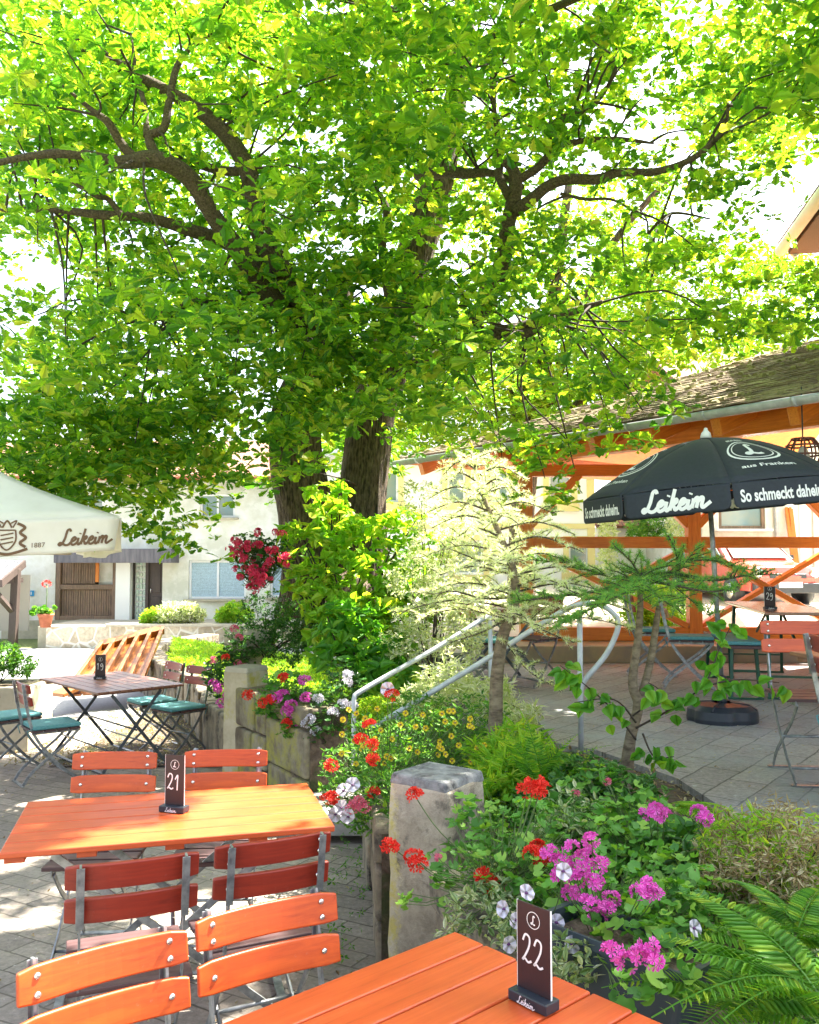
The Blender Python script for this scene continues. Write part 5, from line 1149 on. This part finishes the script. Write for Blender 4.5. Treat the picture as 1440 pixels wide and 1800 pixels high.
larch('dwarf larch trained flat like an umbrella over the terrace edge, green needles and cones', [([(1098, 1392, 4.75), (1108, 1300, 4.75), (1122, 1240, 4.75), (1112, 1200, 4.75), (1122, 1120, 4.75), (1126, 1060, 4.75), (1124, 1015, 4.75)], [.044, .03, .028, .025, .02, .016, .013]), ([(1122, 1245, 4.75), (1142, 1170, 4.78), (1152, 1110, 4.8), (1158, 1065, 4.8)], [.024, .02, .018, .012])],
      [([(1124, 1018, 4.75), (1070, 1035, 4.7), (1010, 1045, 4.65), (950, 1052, 4.6), (905, 1058, 4.6)], .012), ([(1124, 1018, 4.75), (1190, 1030, 4.5), (1250, 1040, 4.4), (1300, 1030, 4.35)], .009), ([(1124, 1030, 4.75), (1040, 1070, 4.5), (980, 1100, 4.4)], .008), ([(1124, 1018, 4.75), (1060, 1010, 4.9), (1000, 990, 5.0), (940, 985, 5.1)], .01), ([(1124, 1012, 4.75), (1180, 1008, 4.7), (1250, 1020, 4.65), (1310, 1012, 4.6), (1345, 1010, 4.6)], .012), ([(1126, 1010, 4.75), (1190, 990, 4.9), (1250, 985, 5.0), (1300, 1000, 5.1)], .009), ([(1126, 1015, 4.75), (1108, 985, 4.7), (1080, 960, 4.7)], .007), ([(1160, 1010, 4.7), (1215, 1055, 4.6), (1250, 1085, 4.55)], .005), ([(1126, 1015, 4.75), (1100, 1040, 4.4), (1050, 1065, 4.2)], .008), ([(1126, 1015, 4.75), (1160, 1050, 4.4), (1190, 1070, 4.3)], .008), ([(1195, 1005, 4.7), (1188, 970, 4.7), (1175, 940, 4.7)], .006), ([(1180, 1010, 4.7), (1200, 995, 4.7), (1225, 962, 4.75)], .005)], M['larch'], 44, .2, .028, LG)
st = [([(866, 1345, 4.95), (872, 1260, 4.95), (874, 1190, 4.95), (884, 1120, 4.97), (905, 1060, 5.0), (902, 1000, 5.0), (870, 920, 5.05), (845, 860, 5.1), (828, 795, 5.15)], [.046, .04, .037, .033, .028, .022, .016, .01, .005])]
ex = []; Q = smooth_path([at(*p) for p in st[0][0]], 6)
for k in range(38):
    f = .42 + .56 * (k + .5) / 38; q = Q[int(f * (len(Q) - 1))]; a = k * 2.4; ln = .62 * (1.1 - f) / .68 + .12; d = Vector((math.cos(a), math.sin(a) * .8, 0))
    ex.append(([q, q + d * ln * .5 + Vector((0, 0, .05)), q + d * ln + Vector((0, 0, -.02))], .007))
larch('taller pale larch with a straight trunk and needles coloured cream-yellow as if in full sun, left of the flat one', st, [([(905, 1050, 5.0), (850, 1052, 4.95), (800, 1040, 4.9), (760, 1045, 4.9)], .009), ([(900, 1010, 5.0), (840, 985, 5.0), (780, 960, 5.0)], .008), ([(905, 1080, 5.0), (850, 1110, 4.9), (790, 1130, 4.85)], .008), ([(905, 1080, 5.0), (960, 1110, 4.9), (1010, 1130, 4.85)], .008), ([(890, 1130, 5.0), (930, 1180, 4.9), (990, 1215, 4.8)], .004)], M['larchy'], 25, .18, .028, LG, .1, ex)
# ---------------- flowers
def flower_group(name, label, cat, base, blobs, nleaf, lsize, lmat, heads, tmpl=None, group=None, leafn=1, up=.75, stem_mat=None):
    """heads: (px, py, Y, material key, kind, scale)"""
    base = Vector(base); t = thingw(name, label, cat, tuple(base), group); P = blob_points(blobs, nleaf, .7)
    T = tmpl if tmpl is not None else ROUND
    if leafn > 1: T = rosette(T, leafn, 1, 5)
    scatter('foliage', T, P, rnd_frames(nleaf, lsize, up, .35), lmat, t); mb = MB()
    for i in range(0, nleaf, 3):
        p = Vector(P[i]); mb.tube([p, p.lerp(base, .25) + Vector((0, 0, -.02)), p.lerp(base, .6) + Vector((R_.gauss(0, .02), R_.gauss(0, .02), -.01))], [.0014, .0017, .002], 4, False)
    for h in heads:
        p = at(*h[:3]); mb.tube(smooth_path([p, p.lerp(base, .3) + Vector((0, 0, -.03)), p.lerp(base, .85)], 4), [.0018] * 9, 4, False)
    mb.build('stems', stem_mat or M['stem'], t)
    for h in heads:
        px_, py_, Y_, mk_, kd, sc_ = h; p = np.array(tuple(at(px_, py_, Y_)))
        if kd == 'g': T2 = geranium_head(R_.randint(0, 9999), 15, .034 * sc_, .019 * sc_); FR = np.eye(3)[None]
        else:
            f5 = flower5(1, .62, .12); T2 = f5; d = unit(np.array([R_.gauss(0, .35), -1 + R_.gauss(0, .2), .5 + R_.gauss(0, .2)])); x = unit(np.cross(d, [.2, .3, 1])); FR = (np.stack([x, np.cross(d, x), d], -1) * .026 * sc_)[None]
        o = scatter('flower_head' if kd == 'g' else 'flower', T2, p[None], FR, M[mk_], t)
        if kd == 'p': MB().lathe([(.0065 * sc_, 0), (.003 * sc_, .005)], 8, Vector(p) - Vector((0, .003, 0))).build('flower_eye', M['eye'], o)
    return t
def hd(L, Y_, m, k='g', s=1.): return [(a[0], a[1], Y_ + R_.uniform(-.08, .08), m, k, s) for a in L]
GG = 'potted and bedded geraniums'
flower_group('geranium', 'magenta geranium spilling over the window box behind the nearest table', 'geranium', at(1060, 1640, 2.75), [B(1010, 1580, 2.85, .16), B(1100, 1560, 2.9, .17), B(1160, 1610, 2.7, .14), B(960, 1610, 2.9, .13), B(1080, 1640, 2.6, .14), B(1150, 1670, 2.45, .1), B(1180, 1540, 2.95, .14), B(1210, 1590, 2.7, .1), B(1110, 1740, 2.2, .06), B(1190, 1730, 2.2, .07)], 620, .046, M['gleaf'],
    hd([(1005, 1492), (1032, 1506), (985, 1540), (1015, 1548), (1045, 1552), (1005, 1570), (1035, 1588), (1068, 1600), (1022, 1530), (990, 1515), (1055, 1520), (1052, 1612), (1075, 1580), (965, 1500), (1040, 1478)], 2.6, 'mag', s=.72) + hd([(1138, 1556), (1124, 1570), (1152, 1575)], 2.5, 'mag', s=.7) + hd([(1078, 1672), (1100, 1694), (1125, 1680), (1150, 1690), (1140, 1664)], 2.1, 'mag', s=.68), group=GG)
flower_group('geranium', 'red geranium sprawling beside the near stone post', 'geranium', at(880, 1560, 3.1), [B(880, 1530, 3.1, .18), B(800, 1520, 3.3, .12), B(860, 1450, 3.4, .16), B(920, 1460, 3.3, .18), B(780, 1570, 3.2, .07), B(950, 1540, 3.0, .15), B(830, 1430, 3.4, .1), B(720, 1585, 3.2, .04)], 380, .04, M['gleaf'],
    hd([(940, 1378), (928, 1386), (950, 1388)], 3.1, 'red', s=.95) + hd([(735, 1518), (862, 1552), (848, 1540), (935, 1500), (952, 1515), (730, 1400), (686, 1487), (872, 1568), (728, 1508), (945, 1490)], 3.0, 'red', s=.82) + hd([(770, 1507)], 3.2, 'pink', s=.4), group=GG)
flower_group('geranium', 'tall dark leaved geranium with pale magenta heads near the mulch patch', 'geranium', at(1160, 1520, 3.6), [B(1120, 1450, 3.7, .2), B(1050, 1400, 3.9, .2), B(1180, 1490, 3.5, .17), B(1010, 1450, 3.6, .17), B(1090, 1490, 3.4, .16)], 480, .05, M['gleaf'],
    hd([(1140, 1430), (1168, 1434), (1155, 1424), (1238, 1438), (1228, 1428)], 3.15, 'mag', s=.8) + hd([(1068, 1375), (1012, 1395)], 3.7, 'pink', s=.5), group=GG)
flower_group('petunia', 'trailing white petunias with violet throats below the magenta geranium', 'petunia', at(960, 1640, 2.75), [B(900, 1640, 2.75, .08), B(960, 1650, 2.7, .09), B(1010, 1690, 2.5, .08), B(880, 1600, 2.9, .07)], 190, .034, M['varieg'],
    hd([(886, 1598), (908, 1618), (978, 1622), (894, 1660), (1000, 1700), (1014, 1682), (1220, 1632), (990, 1532), (925, 1570), (1005, 1660), (945, 1682)], 2.6, 'whitep', 'p', .95), tmpl=OVAL, leafn=3)
flower_group('creeping_plant', 'cream edged trailing plant hanging over the low rubble wall', 'trailing plant', at(860, 1590, 3.0), [B(830, 1600, 2.95, .09), B(800, 1640, 2.9, .06), B(880, 1570, 3.0, .1), B(980, 1460, 3.5, .14), B(1010, 1430, 3.7, .14), B(900, 1660, 2.7, .05)], 230, .036, M['varieg'], [], tmpl=OVAL, leafn=4)
flower_group('mixed_border', 'sunny clump of red geraniums and small yellow daisies over the short dark wall', 'flowering plant', at(680, 1380, 5.0), [B(600, 1400, 4.6, .16), B(650, 1440, 4.3, .13), B(615, 1440, 4.4, .1), B(660, 1390, 4.3, .14), B(672, 1340, 4.5, .16), B(640, 1400, 4.9, .2), B(700, 1330, 5.0, .28), B(620, 1340, 5.1, .2), B(770, 1300, 5.2, .3), B(660, 1290, 5.4, .22), B(830, 1270, 5.3, .25), B(740, 1260, 5.6, .25), B(850, 1330, 5.0, .16)], 1500, .034, M['gleaf'],
    hd([(583, 1345), (655, 1310), (650, 1276), (575, 1405), (657, 1392), (656, 1336), (690, 1222), (584, 1402), (636, 1300)], 4.3, 'red', s=.9) + hd([(628, 1410), (640, 1418), (620, 1420)], 4.1, 'pink', s=.85) + hd([(600, 1420), (612, 1436), (590, 1432), (604, 1390), (620, 1380), (682, 1212)], 4.3, 'whitep', 'p', 1.4) + hd([(R_.uniform(600, 860), R_.uniform(1245, 1345)) for _ in range(50)], 4.6, 'yel', 'p', .62), tmpl=OVAL, leafn=4)
flower_group('geranium', 'magenta and red geraniums hanging beside the far stone post', 'geranium', at(520, 1240, 6.9), [B(500, 1210, 6.95, .2), B(480, 1240, 6.9, .16), B(540, 1240, 6.8, .2), B(520, 1280, 6.7, .14)], 560, .05, M['gleaf'],
    hd([(497, 1222), (512, 1240), (530, 1250), (516, 1262), (540, 1226), (488, 1226), (528, 1270), (535, 1196), (505, 1250)], 6.65, 'mag', s=1.25) + hd([(475, 1230), (464, 1236), (437, 1222), (505, 1272), (499, 1192)], 6.65, 'red', s=1.15), group=GG)
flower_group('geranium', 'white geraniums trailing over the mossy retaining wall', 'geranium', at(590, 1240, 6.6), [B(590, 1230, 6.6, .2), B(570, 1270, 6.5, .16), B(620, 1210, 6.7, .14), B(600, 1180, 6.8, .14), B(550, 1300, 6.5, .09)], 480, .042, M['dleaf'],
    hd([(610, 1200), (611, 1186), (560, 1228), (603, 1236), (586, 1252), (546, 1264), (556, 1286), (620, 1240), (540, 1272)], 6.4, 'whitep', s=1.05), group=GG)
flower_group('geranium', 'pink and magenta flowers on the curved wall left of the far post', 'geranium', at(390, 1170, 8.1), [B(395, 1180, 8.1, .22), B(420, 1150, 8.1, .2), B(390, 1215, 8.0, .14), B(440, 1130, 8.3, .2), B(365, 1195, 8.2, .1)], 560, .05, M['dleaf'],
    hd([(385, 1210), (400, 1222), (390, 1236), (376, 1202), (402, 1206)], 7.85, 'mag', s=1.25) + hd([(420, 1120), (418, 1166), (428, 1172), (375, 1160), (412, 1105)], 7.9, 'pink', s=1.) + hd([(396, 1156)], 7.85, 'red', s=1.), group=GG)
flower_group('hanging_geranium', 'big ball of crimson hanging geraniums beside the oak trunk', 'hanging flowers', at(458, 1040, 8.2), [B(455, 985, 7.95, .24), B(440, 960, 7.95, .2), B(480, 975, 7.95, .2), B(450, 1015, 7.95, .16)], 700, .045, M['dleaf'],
    [(454 + 52 * R_.random() ** .6 * math.cos(a), 985 + 52 * R_.random() ** .6 * math.sin(a), 7.9 - R_.uniform(.05, .25), 'crim', 'g', R_.uniform(.75, 1.1)) for a in [R_.uniform(0, 6.28) for _ in range(46)]] + hd([(404, 965), (412, 950), (497, 938), (486, 935), (440, 1032), (448, 1038)], 7.8, 'crim', s=1.))
pc = at(440, 1080, 8.4); cpd = thing('flower_pedestal', 'cream stone pedestal under the crimson geraniums', 'pedestal', (pc.x, pc.y, .34))
MB().lathe([(.2, 0), (.2, .06), (.13, .1), (.11, .5), (.15, .56), (.24, .62), (.25, .8), (.21, .82)], 16).build('bowl', M['concrete'], cpd)
# ---------------- ferns
PIN = leaf([(0, .09), (.3, .12), (.7, .08), (1, 0)], .1, .1)
def frond_T(n=22):
    parts = []
    for i in range(n):
        u_ = .12 + .86 * i / n; L = .26 * math.sin(math.pi * min(1, u_ * .9 + .12)) ** .8 * (1 - u_ * .55) + .02; z_ = -.55 * u_ ** 2.2
        for s_ in (-1, 1):
            d = np.array([[s_ * .95, .35, -.12]]); parts.append(xf(PIN, frames(d, np.array([[0, 0, 1.]]), [L])[0], (0, u_, z_)))
    v = [(s_ * .006, u_, -.55 * u_ ** 2.2 + .002) for u_ in np.linspace(0, 1, 9) for s_ in (-1, 1)]
    parts.append((np.array(v), [np.array([(2 * i, 2 * i + 1, 2 * i + 3, 2 * i + 2) for i in range(8)])])); return merge(*parts)
FROND = frond_T()
def fern(base, label, n, size, group=None, az=(0, 6.28), rise=.75, mat='fern'):
    base = Vector(base); t = thingw('fern', label, 'fern', tuple(base), group); ml = MB()
    for k in range(n):
        a = az[0] + (az[1] - az[0]) * (k + R_.random()) / n; e_ = rise * R_.uniform(.6, 1.2); d = np.array([[math.cos(a) * math.cos(e_), math.sin(a) * math.cos(e_), math.sin(e_)]]); u_ = np.array([[-math.cos(a) * math.sin(e_), -math.sin(a) * math.sin(e_), math.cos(e_)]]) + rng.normal(size=(1, 3)) * .15
        scatter('frond', FROND, np.array([tuple(base)]) + rng.normal(size=(1, 3)) * .015, frames(d, u_, [size * R_.uniform(.75, 1.1)]), M[mat], t)
    return t
FG = 'ferns in the bed'
fern(at(1390, 1640, 2.6), 'large fern arching over the bottom right corner', 13, .32, FG, rise=.5); fern(at(1300, 1760, 2.2), 'small fern right of the dark window box', 9, .3, FG, rise=.5)
fern(at(1440, 1750, 2.15), 'dark fern at the very bottom right corner', 12, .42, FG, rise=.6); fern(at(1330, 1560, 3.1), 'yellow-green fern leaning towards the paving', 7, .26, FG, rise=.45, mat='cornus'); fern(at(1180, 1420, 3.9), 'pale fern with broad fronds behind the magenta heads', 5, .3, FG, (4.9, 7.2), .3, 'cornus')
fern(at(945, 1390, 4.3), 'upright young fern between the two larch trunks', 6, .36, FG, rise=1.35); fern(at(1000, 1400, 4.4), 'upright fern just right of the young one', 5, .28, FG, rise=1.3)
# ---------------- more bed planting
shrub('mint_clump', 'bright fresh green leafy clump at the foot of the larch trunks', 'plant', at(880, 1400, 4.5), [B(870, 1370, 4.4, .14), B(920, 1350, 4.5, .2), B(960, 1390, 4.4, .18), B(900, 1310, 4.7, .16), B(860, 1330, 4.7, .12)], 420, LANCE, .085, M['cornus'], .5, leafn=6, sr=.004, stem_mat=M['stem'])
shrub('ivy_clump', 'ivy like dark leaves covering the bed near the mulch', 'plant', at(1050, 1450, 4.0), [B(1030, 1390, 4.2, .22), B(1100, 1410, 4.0, .2), B(980, 1430, 3.9, .2), B(1200, 1500, 3.4, .15)], 380, HEART, .05, M['dleaf'], .8, leafn=3, sr=.004, stem_mat=M['stem'])
shrub('heather_clump', 'dry beige and yellow-green heather tussock beside the ferns', 'plant', at(1340, 1560, 3.2), [B(1320, 1490, 3.3, .2), B(1380, 1480, 3.2, .2), B(1290, 1530, 3.1, .15), B(1420, 1520, 3.0, .16), B(1350, 1540, 3.0, .16)], 900, LANCE, .035, M['dry'], .4, leafn=6, sr=.003)
shrub('heather_clump', 'green sprigs growing through the dry tussock', 'plant', at(1330, 1570, 3.1), [B(1300, 1480, 3.2, .16), B(1400, 1490, 3.1, .18), B(1350, 1510, 3.1, .2)], 300, LANCE, .04, M['cornus'], .4, leafn=6, sr=.003)
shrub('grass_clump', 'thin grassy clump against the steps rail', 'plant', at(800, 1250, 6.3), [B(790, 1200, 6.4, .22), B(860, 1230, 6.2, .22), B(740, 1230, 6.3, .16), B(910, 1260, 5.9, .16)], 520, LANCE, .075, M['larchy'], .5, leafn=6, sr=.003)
shrub('trough_bush', 'round green bush growing in the concrete trough', 'shrub', (-4.35, 9.35, .5), [((-4.3, 9.35, .78), .22), ((-4.5, 9.3, .72), .2), ((-4.12, 9.4, .68), .17)], 620, OVAL, .045, M['gleaf'], .4, leafn=5)
shrub('trough_flowers', 'dusky pink leaved plant at the left end of the trough', 'plant', (-4.6, 9.15, .5), [((-4.5, 9.12, .62), .13), ((-4.7, 9.12, .6), .13)], 260, OVAL, .035, leafmat('dusky_pink_leaves', [(0, (.25, .12, .1)), (1, (.45, .25, .2))], .3), .4, leafn=5)
Yt = 23.9
for (px_, py_, r_, lb, mt_) in ((300, 1078, .42, 'yellow-green bush on the clad wall before the dark door', 'larchy'), (330, 1076, .36, 'right-hand bush of the pair on the clad wall', 'larchy'), (274, 1082, .3, 'smallest bush at the foot of the glass block panel', 'cornus'), (412, 1076, .36, 'round green bush at the right end of the clad wall, by the blinds', 'cornus')):
    c = at(px_, py_, Yt); shrub('terrace_bush', lb, 'shrub', (c.x, c.y, zt), [((c.x, c.y, c.z), r_), ((c.x - r_ * .7, c.y, c.z - .1), r_ * .7), ((c.x + r_ * .7, c.y, c.z - .1), r_ * .7)], 520, OVAL, .11, M[mt_], .3, leafn=5)
c = at(80, 1100, 23.5); fp = thing('flower_pot', 'terracotta pot with one tall red geranium on the far terrace edge', 'flower pot', (c.x, c.y, zt - .02)); MB().lathe([(.13, 0), (.19, .3), (.21, .3), (.21, .36), (.17, .36)], 16).build('pot', M['terra'], fp)
Tl = scatter('foliage', rosette(ROUND, 5, 1, 2), np.array([(c.x, c.y, zt + .42)]) + rng.normal(size=(30, 3)) * [.13, .13, .07], rnd_frames(30, .16, .6), M['gleaf'], None); Tl.parent = fp; Tl.matrix_parent_inverse = Matrix.Translation(fp.location).inverted()
MB().tube([(0, 0, .3), (.02, 0, .9), (0, 0, 1.15)], .012, 5).build('stem', M['stem'], fp)
fh = scatter('flower_head', geranium_head(4, 14, .1, .06), np.array([(0, 0, 1.15)]), np.eye(3)[None], M['red'], None); fh.parent = fp
# far greenery seen through the pavilion
for (x0_, x1_, y0_, y1_, Y_, lb, mt_) in ((1112, 1176, 912, 945, 21.5, 'clipped green hedge seen over the pavilion rail', 'gleaf'), (1182, 1206, 890, 950, 21.0, 'yellow-green ivy column beside the timber post', 'larchy'), (1060, 1090, 905, 1000, 21.8, 'pale ivy at the corner of the yellow trimmed house', 'larchy'), (1110, 1200, 1040, 1095, 14.5, 'low green shrubs behind the crossed braces', 'cornus')):
    bl = [((X(x, Y_), Y_ + .1, Zp(y, Y_)), .28) for x in np.arange(x0_ + 10, x1_, 22) for y in np.arange(y0_ + 8, y1_ + 10, 22)]; shrub('hedge', lb, 'hedge', (X((x0_ + x1_) / 2, Y_), Y_, yard_z(0, Y_)), bl, 90 * len(bl), OVAL, .09, M[mt_], .3, leafn=4, stem=False)
# ---------------- birch sprout with heart leaves
bs = thingw('birch_sprout', 'thin birch sprout with heart shaped leaves at the edge of the grey paving', 'sapling', tuple(at(1118, 1300, 4.6))); sm_ = MB(); LP_ = []
for path in ([(1118, 1300, 4.6), (1075, 1245, 4.55), (1030, 1205, 4.5), (985, 1170, 4.5)], [(1118, 1280, 4.6), (1190, 1240, 4.5), (1240, 1200, 4.45), (1265, 1140, 4.45), (1290, 1092, 4.45)], [(1225, 1212, 4.48), (1290, 1195, 4.4), (1370, 1200, 4.4)], [(1118, 1270, 4.6), (1080, 1230, 4.5), (1010, 1235, 4.5)], [(1130, 1290, 4.6), (1150, 1330, 4.5), (1185, 1330, 4.5)], [(1110, 1260, 4.6), (1160, 1220, 4.45), (1140, 1200, 4.4)]):
    Q = smooth_path([at(*p) for p in path], 6); sm_.tube(Q, [.006 * (1 - .7 * i / len(Q)) for i in range(len(Q))], 5)
    for i in range(3, len(Q)):
        for k in range(2):
            if R_.random() < .62: LP_.append(Q[i] + Vector((R_.gauss(0, .03), R_.gauss(0, .02), R_.gauss(-.015, .02))))
sm_.build('stems', M['twig'], bs); n_ = len(LP_); d_ = rng.normal(size=(n_, 3)) * .6 + np.array([0, -.1, -.7]); u_ = rng.normal(size=(n_, 3)) * .4 + np.array([0, -1, .5]); scatter('foliage', HEART, A3(LP_), frames(d_, u_, rng.uniform(.055, .085, n_)), M['cornus2'], bs)
# ---------------- window box
c = Vector((.605, 2.517, .575)); wb = thing('window_box', 'dark grey plastic window box on the low wall, crowded with geraniums', 'window box', c, math.atan2(-.744, .668))
mb = MB(); L, W_, Hh = .24, .1, .17
def ringpts(k, z): 
    o = []; 
    for cx_, cy__ in ((1, 1), (-1, 1), (-1, -1), (1, -1)):
        for q in range(5):
            a = {(1, 1): 0, (-1, 1): 90, (-1, -1): 180, (1, -1): 270}[(cx_, cy__)] + q * 22.5; o.append(((L * k - .03) * cx_ + .03 * math.cos(rad(a)), (W_ * k - .03) * cy__ + .03 * math.sin(rad(a)), z))
    return o
rs = [ringpts(.84, 0), ringpts(.97, Hh - .03), ringpts(1.05, Hh - .03), ringpts(1.06, Hh), ringpts(.98, Hh), ringpts(.94, Hh - .05)]; vs = [p for r in rs for p in r]; n_ = 20
mb.add(vs, [(j * n_ + i, j * n_ + (i + 1) % n_, (j + 1) * n_ + (i + 1) % n_, (j + 1) * n_ + i) for j in range(5) for i in range(n_)] + [tuple(range(n_))[::-1]]); mb.build('box', mk('grey_green_plastic', (.035, .05, .065), (.03, .042, .055), 8, .45), wb)
MB().box((0, 0, Hh - .045), (.42, .15, .02)).build('soil', M['soil'], wb)
# ---------------- ground cover and litter
def cover(name, mat, poly_fn, n, tmpl, size, up=.9, kind='stuff', label=None, cat=None):
    P = np.array([poly_fn() for _ in range(n)]); o = scatter(name, tmpl, P, rnd_frames(n, size, up), mat, None); tag(o, label, cat, kind=kind); return o
def in_poly(x, y, poly):
    c = False; j = len(poly) - 1
    for i in range(len(poly)):
        xi, yi = poly[i]; xj, yj = poly[j]
        if (yi > y) != (yj > y) and x < (xj - xi) * (y - yi) / (yj - yi) + xi: c = not c
        j = i
    return c
def samp(poly, z, dz=.03, keep=None):
    xs = [p[0] for p in poly]; ys_ = [p[1] for p in poly]
    while True:
        x, y = R_.uniform(min(xs), max(xs)), R_.uniform(min(ys_), max(ys_))
        if in_poly(x, y, poly) and (keep is None or keep(x, y)): return (x, y, (z(x, y) if callable(z) else z) + R_.uniform(.0, dz))
mulch = lambda x, y: not (x > .9 and y > 4.0)
cover('ground_cover', M['gleaf'], lambda: samp(bed1, .53, .12, mulch), 2600, rosette(OVAL, 4, 1, 8), .045, .6, label='low mixed green ground cover in the bed', cat='ground cover')
cover('dry_leaf_litter', M['dry'], lambda: samp(bed1, .535, .03), 3800, OVAL, .035, .8, label='dry leaf litter and bark on the bed', cat='leaf litter')
cover('pale_ground_cover', M['varieg'], lambda: samp(bed1, .53, .10, mulch), 900, rosette(LANCE, 5, 1, 9), .06, .6, label='cream edged ground cover among the green', cat='ground cover')
cover('grass', M['cornus'], lambda: samp(bed2, .34, .02), 9000, rosette(LANCE, 4, 1.6, 4), .075, .9, label='rough grass and weeds round the oak', cat='grass')
pp = [(-4.3, 1.5), (.05, 1.5), (-.2, 6.0), (-1.3, 7.6), (-1.8, 8.6), (-4.3, 9)]
cover('fallen_leaves', M['dry'], lambda: samp(pp, lambda x, y: gz(y) + .006, .004), 900, OVAL, .028, .97, label='scattered fallen leaves on the patio paving', cat='leaf litter')
pq = [(-3.9, 8.3), (-1.5, 8.3), (-1.9, 9.4), (-2.5, 11), (-3.6, 12.2), (-4.3, 11)]
cover('wall_foot_litter', M['dry'], lambda: samp(pq, lambda x, y: gz(y) + .02, .015), 2600, OVAL, .04, .8, label='brown leaves lying along the foot of the curved wall', cat='leaf litter')
pt = [(1.65, 1.6), (1.55, 5), (1.3, 5.8), (1.2, 8), (4.5, 8), (4.5, 1.6)]
cover('paving_litter', M['dry'], lambda: samp(pt, TZ + .004, .003), 600, OVAL, .022, .97, label='small leaf scraps on the grey terrace paving', cat='leaf litter')
# weeds tufts at the wall foot
cover('wall_foot_weeds', M['gleaf'], lambda: samp([(-.42, 4), (-.24, 3.7), (-.2, 6), (-.5, 6.2)], .0, .03), 90, rosette(OVAL, 4, 1, 6), .03, .7, label='tiny weeds along the foot of the short dark wall', cat='weeds')
# remove the unused source chairs, if any were never placed
